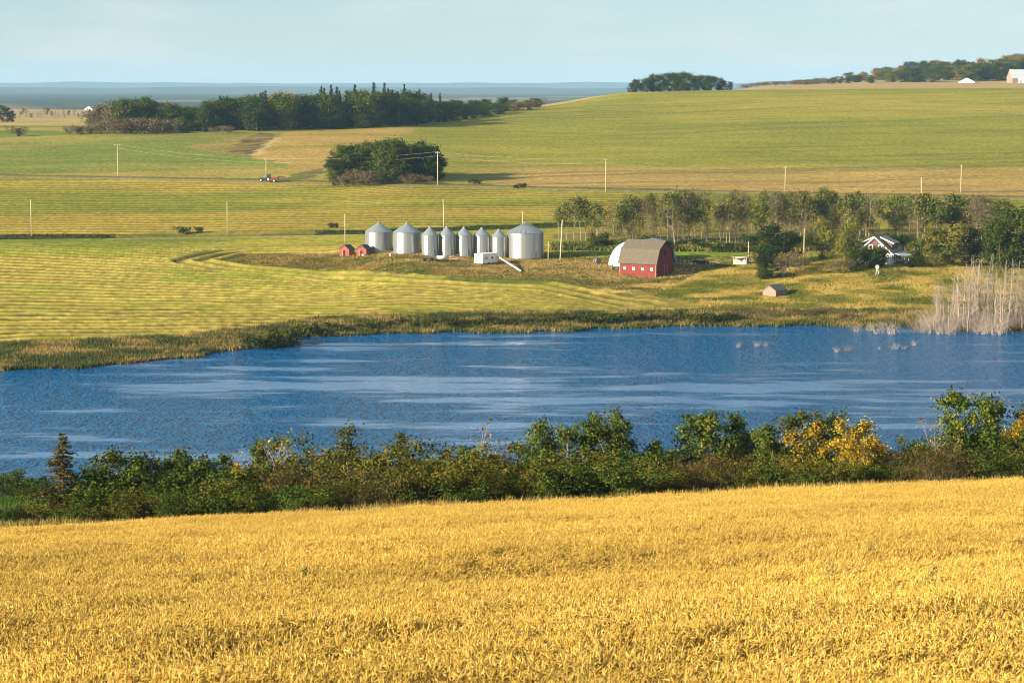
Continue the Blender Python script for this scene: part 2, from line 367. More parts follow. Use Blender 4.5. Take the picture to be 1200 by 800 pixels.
# lighter headland loops near the bay
mixc(f1 & inpoly(px, PYG, [(180, 392), (215, 385), (300, 384), (330, 378), (345, 381), (300, 390)]), (.40, .30, .10), smooth01(.4, .6, np.abs(((di * 0 + XG * .12 + YG * .3) % 1) - .5) * 2) * .8)
# rough farmyard grass
yard = lerp3((.16, .11, .035), (.34, .235, .10), smooth01(.38, .62, n2 * .55 + n1 * .45))
yard = lerp3(yard, (.075, .10, .022), smooth01(.56, .7, fbm(XG / 14, YG / 6, 51)) * .8)
setc(island & (YG < 760), yard)
mixc(island & inpoly(px, PYG, [(256, 306), (292, 299), (430, 297), (430, 310), (500, 320), (300, 312)]), (.15, .10, .03), .75)
bank = lerp3((.12, .13, .025), (.36, .26, .07), smooth01(.36, .60, n2 * .5 + n1 * .6 + (n4 - .5) * .3))
setc(far & (px > 800 - (PYG - 330) * 2) & (PYG > 303) & (YG < 665) & (YG > 500) & ~f1, bank)
setc(far & (px > 1040) & (PYG > 296) & (YG < 700), lerp3((.11, .12, .025), (.26, .21, .05), n2 * 1.2))
gp = [[(520, 327), (600, 321), (640, 333), (560, 333)], [(812, 343), (860, 332), (868, 342), (830, 348)], [(1055, 332), (1110, 322), (1160, 330), (1080, 340)], [(930, 316), (960, 309), (966, 325), (930, 327)]]
for g in gp: mixc(far & inpoly(px, py, g), (.055, .085, .02), .8)
# straw-pale strip along the house bank
mixc(far & inpoly(px, py, [(690, 338), (800, 326), (900, 330), (900, 336), (800, 338), (700, 346)]), (.42, .30, .09), smooth01(.4, .55, n2))
mixc(far & inpoly(px, py, [(660, 306), (730, 306), (730, 318), (650, 318)]), (.36, .24, .11), .7)
# lawn and farm lane
setc(far & inpoly(PXG, PYG, [(636, 290), (884, 290), (872, 303.5), (640, 304)]) & (YG > 640), lerp3((.13, .20, .022), (.18, .22, .03), n2))
setc(far & inpoly(PXG, PYG, [(934, 299), (966, 299), (966, 306), (934, 306)]), lerp3((.13, .20, .022), (.18, .22, .03), n2))
setc(far & inpoly(PXG, PYG, [(796, 305.5), (868, 303.2), (940, 306), (966, 306), (966, 309.5), (900, 311), (796, 310)]), lerp3((.30, .22, .15), (.38, .29, .2), n4))
# ground below the barn-row trees
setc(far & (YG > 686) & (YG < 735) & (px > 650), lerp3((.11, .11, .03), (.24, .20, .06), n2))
# ditch (a real trench) and road
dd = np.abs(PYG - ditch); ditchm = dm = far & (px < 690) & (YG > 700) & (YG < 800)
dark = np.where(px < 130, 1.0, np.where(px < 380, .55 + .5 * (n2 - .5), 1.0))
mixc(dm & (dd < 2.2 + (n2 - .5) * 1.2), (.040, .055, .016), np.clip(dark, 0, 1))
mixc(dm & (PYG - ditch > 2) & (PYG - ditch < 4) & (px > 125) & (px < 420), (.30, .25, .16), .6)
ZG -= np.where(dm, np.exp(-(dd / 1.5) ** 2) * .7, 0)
rd = np.abs(PYG - roadl); rm = far & (YG > 850) & (YG < 1050)
mixc(rm & (rd < 1.5), (.22, .19, .11), .75); mixc(rm & (rd > 1.2) & (rd < 3.2 + (n2 - .5) * 2) & (PYG < roadl), (.11, .10, .035), .8)
# far country
setc((YG > 1705) & (px > 850), lerp3((.40, .28, .12), (.33, .25, .09), n1))
setc((YG > np.interp(px, [420, 600, 740], [1450, 1560, 1740])) & (px < 860) & ((px < 150) | (px > 560)), lerp3((.40, .29, .14), (.32, .26, .12), n1))
setc((YG > 1500) & (px > 150) & (px < 560) | (YG > 2620), lerp3((.035, .05, .022), (.20, .17, .07), smooth01(.62, .72, fbm(XG / 500, YG / 900, 61, 4))))
# lake margin, reeds' soil, mud
mud = far & (ZG < .55 + (n2 - .5) * .3) & (YG < 640) & (px < 420); setc(mud, lerp3((.16, .12, .08), (.24, .18, .11), n4))
setc(far & (ZG < -.05), lerp3((.07, .06, .04), (.10, .08, .05), n4) + 0 * XG[..., None])
mg = far & (ZG >= np.where(px < 420, .5, -.1)) & (ZG < 1.75) & (YG < 640) & ~f1 & (px < 860); setc(mg, lerp3((.10, .085, .025), (.24, .18, .06), smooth01(.4, .62, n2)))
# near hill: stubble soil under the wheat, rank grass on the slope below
nearm = YG < 345
setc(nearm, lerp3((.085, .085, .025), (.17, .13, .05), n2)); setc(nearm & (YG < 131), lerp3((.10, .06, .02), (.14, .09, .03), n4))
setc(nearm & (PXG < 90) & (YG > 134), lerp3((.055, .115, .02), (.10, .15, .03), n2))
_g = ((YG > 440) & (YG < 1720))[..., None]; C = np.where(_g, C * np.array((1.06, 1.03, .78)), C)
nv = XG.size; idx = np.arange(nv).reshape(XG.shape)
quads = np.stack([idx[:-1, :-1], idx[:-1, 1:], idx[1:, 1:], idx[1:, :-1]], -1).reshape(-1, 4)
m = mat('ground', attr='Col', rough=1.0, spec=0.05)
t = m.node_tree; p = t.nodes['Principled BSDF']; l = t.links.new
geo = t.nodes.new('ShaderNodeNewGeometry')
def gnoise(scale, lo, hi, stretch):
    mpn = t.nodes.new('ShaderNodeMapping'); mpn.inputs['Scale'].default_value = stretch; l(geo.outputs['Position'], mpn.inputs['Vector'])
    n = t.nodes.new('ShaderNodeTexNoise'); n.inputs['Scale'].default_value = scale; n.inputs['Detail'].default_value = 5; l(mpn.outputs['Vector'], n.inputs['Vector'])
    mr = t.nodes.new('ShaderNodeMapRange'); mr.inputs[1].default_value = .3; mr.inputs[2].default_value = .7; mr.inputs[3].default_value = lo; mr.inputs[4].default_value = hi; l(n.outputs['Fac'], mr.inputs[0]); return n, mr
src = p.inputs['Base Color'].links[0].from_socket
na, a = gnoise(.55, .72, 1.28, (1, .55, 1)); nb, b = gnoise(.045, .86, 1.14, (.5, 1, 1))
mu = t.nodes.new('ShaderNodeMath'); mu.operation = 'MULTIPLY'; l(a.outputs[0], mu.inputs[0]); l(b.outputs[0], mu.inputs[1])
v = t.nodes.new('ShaderNodeVectorMath'); v.operation = 'SCALE'; l(src, v.inputs[0]); l(mu.outputs[0], v.inputs['Scale']); l(v.outputs[0], p.inputs['Base Color'])
bp = t.nodes.new('ShaderNodeBump'); bp.inputs['Strength'].default_value = .5; bp.inputs['Distance'].default_value = .5; l(na.outputs['Fac'], bp.inputs['Height']); l(bp.outputs['Normal'], p.inputs['Normal'])
ground = bpy.data.objects.new('ground', np_mesh('ground', np.stack([XG, YG, ZG], -1).reshape(-1, 3), quads, m, C.reshape(-1, 3), True)); COL.objects.link(ground); tag(ground, kind='structure')

# distant hills: two wooded ridges
def ridge(name, Y, base_py, amp, seed, x0, x1, col, depth):
    n = 260; xs = np.linspace(x0, x1, n); rows = []
    top = zat(Y, base_py) + (fbm(xs / (Y * .06), xs * 0, seed, 5) - .5) * amp
    for k, (dy, hf) in enumerate([(-depth, 0), (-depth * .6, .45), (-depth * .25, .85), (0, 1), (depth * .5, .6), (depth, 0)]):
        z = 8 + (top - 8) * hf + (fbm(xs / 300, xs * 0 + k, seed + 5, 3) - .5) * 12 * (0 < hf < 1)
        rows.append(np.stack([xs, np.full(n, Y + dy), z], -1))
    v = np.concatenate(rows); i = np.arange(n * 6).reshape(6, n); q = np.stack([i[:-1, :-1], i[:-1, 1:], i[1:, 1:], i[1:, :-1]], -1).reshape(-1, 4)
    o = bpy.data.objects.new(name, np_mesh(name, v, q, col, None, True)); COL.objects.link(o); tag(o, kind='structure')
mh = mat('far_woods', (.05, .065, .03), 1.0, noise=.6, nscale=.0035, spec=.05)
ridge('hills', 17000, 103.2, 36, 3, -8000, 8000, mh, 2500)
ridge('hills', 25500, 96.4, 60, 11, -12000, 12000, mh, 2500)

# lake
wm = bpy.data.materials.new('lake_water'); wm.use_nodes = True; t = wm.node_tree; p = t.nodes['Principled BSDF']; l = t.links.new
p.inputs['Base Color'].default_value = (.002, .10, .255, 1); p.inputs['Roughness'].default_value = .12; p.inputs['IOR'].default_value = 1.33; p.inputs['Specular IOR Level'].default_value = .32
geo = t.nodes.new('ShaderNodeNewGeometry')
def wnoise(scale, stretch, rot=0, detail=3):
    mpn = t.nodes.new('ShaderNodeMapping'); mpn.inputs['Scale'].default_value = stretch; mpn.inputs['Rotation'].default_value = (0, 0, rot); l(geo.outputs['Position'], mpn.inputs['Vector'])
    n = t.nodes.new('ShaderNodeTexNoise'); n.inputs['Scale'].default_value = scale; n.inputs['Detail'].default_value = detail; l(mpn.outputs['Vector'], n.inputs['Vector']); return n
w1 = wnoise(.42, (1, .55, 1), R(18), 4); w2 = wnoise(1.5, (1, .7, 1), R(-12), 3)
ad = t.nodes.new('ShaderNodeMath'); ad.operation = 'MULTIPLY_ADD'; ad.inputs[1].default_value = .6; l(w2.outputs['Fac'], ad.inputs[0]); l(w1.outputs['Fac'], ad.inputs[2])
# calm slicks: long wind-drawn streaks where the ripples die down
s1 = wnoise(.10, (.26, .95, 1), R(4), 9); s1.inputs['Roughness'].default_value = .66; s2 = wnoise(.008, (.8, 1.6, 1), R(-8), 3)
sm = t.nodes.new('ShaderNodeMath'); sm.operation = 'MULTIPLY_ADD'; sm.inputs[1].default_value = .6; l(s2.outputs['Fac'], sm.inputs[0]); l(s1.outputs['Fac'], sm.inputs[2])
cr = t.nodes.new('ShaderNodeMapRange'); cr.interpolation_type = 'SMOOTHSTEP'; cr.inputs[1].default_value = .79; cr.inputs[2].default_value = .90; cr.inputs[3].default_value = 1.0; cr.inputs[4].default_value = .08; l(sm.outputs[0], cr.inputs[0])
bp = t.nodes.new('ShaderNodeBump'); bp.inputs['Distance'].default_value = 2.4; l(cr.outputs[0], bp.inputs['Strength']); l(ad.outputs[0], bp.inputs['Height']); l(bp.outputs['Normal'], p.inputs['Normal'])
cs = t.nodes.new('ShaderNodeMapRange'); cs.inputs[1].default_value = .12; cs.inputs[2].default_value = 1.0; cs.inputs[3].default_value = .95; cs.inputs[4].default_value = .06; l(cr.outputs[0], cs.inputs[0]); l(cs.outputs[0], p.inputs['Specular IOR Level'])
lake = MB().add([(-420, 300, 0), (420, 300, 0), (420, 620, 0), (-420, 620, 0)], [(0, 1, 2, 3)]).build('lake_water', wm); tag(lake, kind='structure')
# ------------------------------------------------------------------ vegetation
def leaves(name, pts, size, col, m, flat=0.0, outward=None, jit=.25):
    """many small leaf faces at pts (n,3); size scalar/array; col (n,3)"""
    n = len(pts); a = rng.normal(size=(n, 3)); 
    if outward is not None: a = a * .75 + outward
    a /= np.linalg.norm(a, axis=1)[:, None] + 1e-9
    b = rng.normal(size=(n, 3)); b -= (b * a).sum(1)[:, None] * a; b /= np.linalg.norm(b, axis=1)[:, None] + 1e-9
    c = np.cross(a, b); s = (np.asarray(size) * rng.uniform(.6, 1.35, n))[:, None]
    v = np.stack([pts + b * s * .6, pts + c * s * .4, pts - b * s * .6, pts - c * s * .4], 1).reshape(-1, 3)
    f = np.arange(4 * n).reshape(n, 4); cc = np.repeat(col * rng.uniform(1 - jit, 1 + jit, (n, 1)), 4, 0)
    return np_mesh(name, v, f, m, cc)
def branchy(h, r0, seed, stems=1, first=.35, nb=12, reach=.28, up=.7, sub=3, lean=.05, crown_shape=None, sides=5, wob=.04, spread=.0):
    """returns (MB of wood, tips (k,3), tip weights)"""
    q = np.random.default_rng(seed); mb = MB(); tips = []
    for s in range(stems):
        hh = h * q.uniform(.75, 1.0) if stems > 1 else h
        base = np.array([q.normal() * spread, q.normal() * spread, -0.4]); ln = q.normal(size=2) * lean * hh * (1 + 2.5 * (stems > 1))
        k = 8; pts = [base]
        for i in range(1, k):
            t = i / (k - 1); pts.append(np.array([base[0] + ln[0] * t ** 1.3 + q.normal() * wob * h * .5, base[1] + ln[1] * t ** 1.3 + q.normal() * wob * h * .5, t * hh]))
        pts = np.array(pts); rad = [r0 * (1 - .88 * i / (k - 1)) for i in range(k)]; mb.tube(pts, rad, sides); tips.append(pts[-1])
        for j in range(nb):
            t = first + (1 - first) * (j + q.uniform(0, 1)) / nb; t = min(t, .98)
            fi = t * (k - 1); i0 = min(int(fi), k - 2); p0 = pts[i0] * (1 - fi + i0) + pts[i0 + 1] * (fi - i0)
            az = q.uniform(0, 6.283); tt = (t - first) / (1 - first)
            ext = h * reach * (crown_shape(tt) if crown_shape else (math.sin(math.pi * min(1, .25 + tt * .75)) + .15)) * q.uniform(.6, 1.15)
            d = np.array([math.cos(az), math.sin(az), up * q.uniform(.5, 1.3)]); e = p0 + d * ext; mid = p0 + d * ext * .5 + np.array([0, 0, -.05 * ext]) + q.normal(size=3) * .06 * ext
            rb = r0 * (1 - .85 * t) * .5; mb.tube([p0, mid, e], [rb, rb * .65, rb * .25], max(3, sides - 2)); tips += [e, mid]
            for _ in range(sub):
                u = q.uniform(.35, 1); p1 = p0 + (e - p0) * u; d2 = d * .6 + q.normal(size=3) * .6; d2[2] = abs(d2[2]) * .7; e2 = p1 + d2 * ext * .5
                mb.tube([p1, (p1 + e2) / 2 + q.normal(size=3) * .04 * ext, e2], [rb * .45, rb * .3, rb * .12], 3); tips.append(e2)
    return mb, np.array(tips)
def crown_from_tips(name, tips, n, sig, size, cols, m, seed, zmin=0.3):
    q = np.random.default_rng(seed); k = q.integers(0, len(tips), n); w = q.uniform(.55, 1.3, len(tips))
    off = q.normal(size=(n, 3)) * np.array([1, 1, .8]) * sig * w[k][:, None]; pts = tips[k] + off; pts[:, 2] = np.maximum(pts[:, 2], zmin * q.uniform(.3, 1.5, n))
    ca = np.asarray(cols); ci = q.choice(len(ca), len(tips), p=None); col = ca[ci][k]
    mixi = q.uniform(size=n) < .25; col = np.where(mixi[:, None], ca[q.integers(0, len(ca), n)], col)
    o = off / (np.linalg.norm(off, axis=1)[:, None] + 1e-9)
    return leaves(name, pts, size, col, m, outward=o * .9 + np.array([0, 0, .25]))
G1 = [(0.0444, 0.0681, 0.0089), (0.0651, 0.0873, 0.0104), (0.0333, 0.0533, 0.0089), (0.0888, 0.0999, 0.0118)]
G2 = [(0.0245, 0.0435, 0.0082), (0.034, 0.0558, 0.0088), (0.0204, 0.0354, 0.0075), (0.0476, 0.0646, 0.0095)]
YEL = [(.44, .26, .018), (.36, .23, .02), (.25, .19, .02), (.50, .30, .02)]
OLI = [(0.078, 0.0718, 0.0109), (0.1092, 0.0897, 0.014), (0.0585, 0.0624, 0.0101), (0.1404, 0.1053, 0.0172)]
BRN = [(0.136, 0.0892, 0.0425), (0.1785, 0.119, 0.0595), (0.102, 0.0765, 0.034), (0.119, 0.0978, 0.034)]
RUS = [(.085, .07, .018), (.065, .062, .018), (.05, .055, .016), (.13, .075, .024)]
YGR = [(0.1445, 0.136, 0.0213), (0.1105, 0.1232, 0.0213), (0.204, 0.1615, 0.0255), (0.085, 0.102, 0.0187)]
ORG = [(.27, .14, .03), (.32, .17, .04), (.19, .14, .04)]
GRY = [(.16, .115, .07), (.125, .095, .06), (.12, .10, .045), (.11, .10, .04)]
DK = lambda cols, k: [tuple(c * k for c in t) for t in cols]
LIB = {}
def lib(kind, wood, crown): LIB.setdefault(kind, []).append((wood, crown))
ball = lambda tt: .35 + .75 * math.sin(math.pi * min(1, .15 + tt * .8))
# dense broadleaf trees (unit: real height 16 m), leaves to the ground
def dense(kind, cols, n, seeds, n_leaf=3300, h=16., size=.56, first=.03, reach=.30, sig=1.05):
    for s in seeds:
        mb, tips = branchy(h * .93, .28, s, 1, first, 17, reach, .55, 2, .03, ball)
        lib(kind, mb.mesh('trunk', M['bark_dark']), crown_from_tips('crown', tips, n_leaf, sig, size, cols, M['leaf'], s + 1))
dense('green', G1, 0, (11, 12, 13, 14)); dense('dark', G2, 0, (21, 22, 23, 24)); dense('yellowgreen', YGR, 0, (31, 32)); dense('orange', ORG, 0, (41, 42)); dense('yellow', YEL[1:3] + YGR, 0, (45,))
# leggy poplars: pale bare stems with a crown on top (14 m)
for s in (51, 52, 53, 54, 55):
    mb, tips = branchy(13.4, .135, s, 1, .47, 12, .14, .8, 2, .03, None, wob=.016)
    lib('poplar', mb.mesh('trunk', M['bark_pale']), crown_from_tips('crown', tips, 950, .80, .42, DK(G1, 1.3) + YGR[:2] + GRY[:1], M['leaf'], s))
for s in (57, 58, 59):
    mb, tips = branchy(13.4, .13, s, 1, .36, 15, .15, .9, 3, .03, None, wob=.016)
    lib('thinpoplar', mb.mesh('trunk', M['bark_pale']), crown_from_tips('crown', tips, 800, .8, .28, GRY, M['leaf'], s))
# brown, nearly leafless brush (5 m)
for s in (61, 62, 63):
    mb, tips = branchy(4.6, .06, s, 6, .2, 8, .22, .8, 2, .10, None, 3, .02, .8)
    lib('brush', mb.mesh('stems', M['bark_dark']), crown_from_tips('twigs', tips, 900, .45, .26, GRY + BRN, M['leaf'], s))
# spruce (20 m)
def spruce(kind, seeds, cols, h, n, size, width=.14):
    for s in seeds:
        q = np.random.default_rng(s); mb = MB(); mb.tube([(0, 0, -.5), (q.normal() * .1, q.normal() * .1, h * .5), (0, 0, h)], [h * .012, h * .008, h * .001], 6)
        pts = []; out = []
        nw = int(h / .55) if h > 10 else 26
        for i in range(nw):
            t = .04 + .95 * i / nw; rr = h * width * (1 - t) ** .85 * q.uniform(.7, 1.1) + h * .006
            for b in range(7):
                az = q.uniform(0, 6.28); r1 = rr * q.uniform(.55, 1.15); dz = -.28 * r1
                mb.tube([(0, 0, t * h), (math.cos(az) * r1, math.sin(az) * r1, t * h + dz)], [h * .002, h * .0006], 3)
                k = max(2, int(n / (nw * 7) * (r1 / (h * width * .6)))); w = q.uniform(.1, 1, k)
                pp = np.stack([math.cos(az) * r1 * w, math.sin(az) * r1 * w, t * h + dz * w - .01 * h * q.uniform(0, 1, k)], -1) + q.normal(size=(k, 3)) * h * .008; pts.append(pp)
                out.append(np.tile((math.cos(az) * .4, math.sin(az) * .4, .8), (k, 1)))
        pts = np.concatenate(pts); out = np.concatenate(out); col = np.asarray(cols)[q.integers(0, len(cols), len(pts))]
        lib(kind, mb.mesh('trunk', M['bark_dark']), leaves('crown', pts, size, col, M['leaf'], outward=out))
spruce('spruce', (71, 72, 73), [(.022, .042, .022), (.03, .052, .02), (.045, .06, .022)], 20., 2600, .62, .19)
spruce('rustspruce', (75,), RUS, 6.6, 9000, .12, .27)
# dead trees (12 m) and drowned shrubs (3 m)
for s in (81, 82, 83, 84):
    mb, tips = branchy(12.4, .15, s, 1, .12, 24, .11, 1.2, 4, .05, None, 4, .012)
    lib('dead', mb.mesh('trunk', M['bark_dead']), None)
for s in (86, 87, 88):
    mb, tips = branchy(3.0, .028, s, 16, .12, 7, .22, .75, 5, .12, None, 3, .03, .6)
    lib('deadbrush', mb.mesh('stems', M['bark_dead']), None)
# foreground species, seen from about 160 m
for s in (101, 102, 103, 104, 105):
    mb, tips = branchy(5.8, .085, s, 2, .25, 12, .20, .75, 3, .06, ball, 5, .025, .5)
    lib('faspen', mb.mesh('trunk', M['bark_pale']), crown_from_tips('crown', tips, 6000, .27, .145, DK(G1, 1.65) + G2[:2] + YGR[:1], M['leaf'], s))
for s in (107, 108):
    mb, tips = branchy(5.6, .07, s, 2, .22, 12, .17, .9, 3, .05, None, 5, .02, .4)
    lib('fyellow', mb.mesh('trunk', M['bark_pale']), crown_from_tips('crown', tips, 4600, .26, .13, YEL + YGR[:1] + G1[:1], M['leaf'], s))
for s in (111, 112, 113):
    mb, tips = branchy(6.0, .06, s, 1, .40, 9, .13, 1.1, 3, .08, None, 5, .03)
    lib('fthin', mb.mesh('trunk', M['bark_pale']), crown_from_tips('crown', tips, 1100, .22, .13, G1 + OLI, M['leaf'], s))
for s in (115, 116):
    mb, tips = branchy(6.0, .055, s, 3, .25, 12, .15, 1.2, 4, .08, None, 4, .02, .5)
    lib('fbare', mb.mesh('trunk', M['bark_dead']), crown_from_tips('crown', tips, 160, .2, .15, YEL + BRN, M['leaf'], s))
for s in (121, 122, 123, 124):
    mb, tips = branchy(2.9, .035, s, 9, .12, 7, .24, .9, 3, .14, None, 3, .03, .8)
    lib('fwillow', mb.mesh('stems', M['bark_dark']), crown_from_tips('foliage', tips, 5200, .20, .105, DK(OLI, 1.0) + DK(G1[:2], 1.1), M['leaf'], s, .15))
for s in (126, 127, 128):
    mb, tips = branchy(2.9, .035, s, 9, .12, 7, .24, .9, 3, .14, None, 3, .03, .8)
    lib('fgreenshrub', mb.mesh('stems', M['bark_dark']), crown_from_tips('foliage', tips, 5400, .22, .115, DK(G1, 1.2) + DK(G2, 1.1), M['leaf'], s, .15))
for s in (131, 132):
    mb, tips = branchy(3.2, .035, s, 11, .15, 7, .22, 1.0, 4, .12, None, 3, .03, .8)
    lib('fbrown', mb.mesh('stems', M['bark_dark']), crown_from_tips('foliage', tips, 3600, .2, .09, DK(BRN[:2] + OLI, .75), M['leaf'], s, .15))
# lakeshore bushes (2.6 m)
for s in (141, 142, 143):
    mb, tips = branchy(2.5, .04, s, 7, .1, 6, .30, .8, 2, .12, None, 3, .03, .8)
    lib('shorebush', mb.mesh('stems', M['bark_dark']), crown_from_tips('foliage', tips, 900, .34, .32, G2 + OLI[:2], M['leaf'], s, .1))
for s in (151, 152, 153):
    mb, tips = branchy(4.7, .07, s, 5, .1, 9, .30, .8, 2, .10, ball, 3, .02, .6)
    lib('bush', mb.mesh('stems', M['bark_dark']), crown_from_tips('foliage', tips, 2400, .42, .30, G2 + G1[:1], M['leaf'], s, .1))
for s in (155, 156, 157):
    mb, tips = branchy(4.7, .07, s, 5, .1, 9, .30, .8, 2, .10, ball, 3, .02, .6)
    lib('lightbush', mb.mesh('stems', M['bark_dark']), crown_from_tips('foliage', tips, 2000, .42, .30, G1 + YGR, M['leaf'], s, .1))
HREF = dict(bush=5.2, lightbush=5.2, green=16, dark=16, yellowgreen=16, orange=16, yellow=16, poplar=14, thinpoplar=14, brush=5, spruce=20, rustspruce=6.6, dead=12.6, deadbrush=3.2, faspen=6.3, fyellow=6.2, fthin=6.4, fbare=6.4, fwillow=3.3, fgreenshrub=3.4, fbrown=3.5, shorebush=2.9)
NAMES = dict(bush='leafy_bush', lightbush='leafy_bush', green='broadleaf_tree', dark='broadleaf_tree', yellowgreen='broadleaf_tree', orange='autumn_tree', yellow='autumn_tree', poplar='poplar_tree', thinpoplar='poplar_tree', brush='brush_bush', spruce='spruce_tree', rustspruce='spruce_tree', dead='dead_tree', deadbrush='dead_shrub', faspen='aspen_tree', fyellow='aspen_tree', fthin='sapling', fbare='bare_sapling', fwillow='willow_shrub', fgreenshrub='leafy_shrub', fbrown='brown_shrub', shorebush='shore_bush')
CNT = {}
def real_h(wood, crown):
    me = crown or wood; a = np.empty(len(me.vertices) * 3, np.float32); me.vertices.foreach_get('co', a); return float(np.percentile(a[2::3], 99.3))
HV = {k: [real_h(*wc) for wc in v] for k, v in LIB.items()}
def plant(kind, loc, h, label, cat, group=None, wide=1.0, variant=None):
    i = CNT.get(kind, 0) if variant is None else variant; CNT[kind] = CNT.get(kind, 0) + 1
    wood, crown = LIB[kind][i % len(LIB[kind])]; s = h / HV[kind][i % len(LIB[kind])]
    o = empty(NAMES[kind], loc, random.uniform(0, 6.28), label, cat, group)
    o.scale = (s * wide, s * wide, s); child(wood.name.split('.')[0], wood, o)
    if crown is not None: child(crown.name.split('.')[0], crown, o)
    return o
def plant_px(kind, pxv, Y, top_py, label, cat, group=None, wide=1.0, hmin=1.0, variant=None, sink=.0):
    X, Y, z = at_Y(pxv, Y); d = Y * CP - (z - HC) * SP
    h = max(hmin, (HC + Y * slope(top_py)) - z); return plant(kind, (X, Y, z - sink), h, label, cat, group, wide, variant)
# ------------------------------------------------------------------ farm buildings
def bin_(pxl, pxr, base_py, eave_py, peak_py, label, big=False, twocol=False):
    pxc = (pxl + pxr) / 2; X, Y, z = at(pxc, base_py); s = proj(X, Y, z)[2]; r = (pxr - pxl) / 2 / s; Y += r * 1.0 + 2; z = H(X, Y); s = proj(X, Y, z)[2]
    X = (pxc - 600) / s; he = (base_py - eave_py) / s + .1; hp = (base_py - peak_py) / s - .15
    o = empty('grain_bin', (X, Y, z - .15), R(8), label, 'grain bin', 'steel grain bins in a row')
    b = MB(); prof = []; nr = int(he / .28)
    for i in range(nr + 1): zz = he * i / nr; prof.append((r + (.02 if i % 2 else 0), zz))
    b.lathe(prof, 48, caps=False).build('wall', M['galv'], o, True)
    sm = MB()
    for k in range(10):
        a = 2 * math.pi * k / 10; sm.box(((r + .03) * math.cos(a), (r + .03) * math.sin(a), he / 2), (.05, .09, he - .1), a)
    sm.build('wall_stiffener', M['galv'], o)
    rf = MB().lathe([(r + .14, he - .03), (r * .52, he + (hp - he) * .52), (.32, hp - .14)], 40, ribs=.012, caps=False).build('roof', M['galv_roof'], o)
    if big:
        rb = MB()
        for k in range(22):
            a = 2 * math.pi * k / 22; rb.tube([((r + .12) * math.cos(a), (r + .12) * math.sin(a), he + .02), (.35 * math.cos(a), .35 * math.sin(a), hp - .08)], .06, 4)
        rb.build('roof_rib', M['galv'], rf)
    MB().lathe([(.36, hp - .2), (.36, hp + .08), (.12, hp + .22)], 16).build('roof_cap', M['galv_roof'], o)
    a = R(-62); d = MB().box(((r + .05) * math.cos(a), (r + .05) * math.sin(a), 1.15), (.10, .75, 1.5), a).build('door', M['galv_roof'], o)
    if big:
        ld = MB(); a = R(-20); ex, ey = math.cos(a), math.sin(a)
        for w in (-.22, .22): ld.tube([((r + .2) * ex - w * ey, (r + .2) * ey + w * ex, .3), ((r + .2) * ex - w * ey, (r + .2) * ey + w * ex, he + .3), (.6 * ex - w * ey, .6 * ey + w * ex, hp)], .035, 4)
        for i in range(int(he / .35)): ld.tube([((r + .2) * ex + .22 * ey, (r + .2) * ey - .22 * ex, .4 + i * .35), ((r + .2) * ex - .22 * ey, (r + .2) * ey + .22 * ex, .4 + i * .35)], .025, 4)
        ld.build('ladder', M['galv'], o)
    return o
bin_(428, 460, 297, 273.5, 262, 'wide grey steel grain bin beside the two red sheds')
bin_(461, 493, 298.8, 274.5, 263, 'wide grey steel grain bin, second from the red sheds, before the narrow bins')
bin_(494.3, 513.3, 301.2, 277, 266.8, 'narrow steel grain bin next to the second wide bin')
bin_(514.2, 533.2, 302, 277, 267, 'narrow steel grain bin, second of the five narrow ones from the red sheds')
bin_(533.8, 553.6, 302.5, 277.5, 267.6, 'narrow steel grain bin in the middle of the five narrow ones')
bin_(554.6, 574.6, 303, 278, 268.5, 'narrow steel grain bin rising behind the white trailer')
bin_(575.4, 593.4, 303.6, 279.5, 270, 'narrow steel grain bin beside the largest bin')
bin_(594, 636.6, 305.5, 276.2, 264.2, 'largest and broadest steel grain bin, with a ribbed cone roof and ladder', True)

def frame_at(px_, py_, rz): X, Y, z = at(px_, py_); return (X, Y, z)
# red sheds: door gable towards the camera's left, dark side to the right
def shed(px_, py_, label, w, l, he, hp, rz, wallm, roofm, door=True, loft=False):
    X, Y, z = at(px_, py_)
    o = empty('shed', (X, Y, z - .1), rz, label, 'shed', 'small farm sheds')
    MB().prism([(-w / 2, 0), (w / 2, 0), (w / 2, he), (0, hp - .07), (-w / 2, he)], 'y', 0, l).build('wall', wallm, o)
    r = MB()
    for s in (-1, 1): r.prism([(s * (w / 2 + .18), he - .14), (s * (w / 2 + .18), he - .04), (0, hp + .08), (0, hp - .03)], 'y', -.2, l + .2)
    r.build('roof', roofm, o)
    if door:
        MB().box((0, -.02, he * .42), (w * .22, .06, he * .84)).build('doorway', M['dark'], o)
        MB().box((w * .17, -.04, he * .43), (.10, .08, he * .86)).box((-w * .17, -.04, he * .43), (.10, .08, he * .86)).build('door_frame', M['cream'] if wallm is not M['red_shed'] else mat('pink_trim', (.55, .25, .19), .9), o)
    if loft: MB().box((0, -.02, he + (hp - he) * .35), (.4, .06, .4)).build('loft_opening', M['dark'], o)
    return o
shed(403.6, 300.5, 'small red wooden shed, the one farther from the grain bins', 3.1, 3.1, 2.1, 3.25, R(-26), M['red_shed'], M['shingle_dark'])
shed(423.6, 300.8, 'small red wooden shed with a loft opening, close to the first grain bin', 3.1, 3.1, 2.1, 3.3, R(-26), M['red_shed'], M['shingle_dark'], loft=True)
shed(901.5, 349, 'low weathered grey wooden hut alone on the grassy bank above the lake', 3.9, 5.2, 1.7, 3.0, R(-38), M['grey_wood'], M['grey_wood_dark'], door=False)
h_ = bpy.context.scene.objects
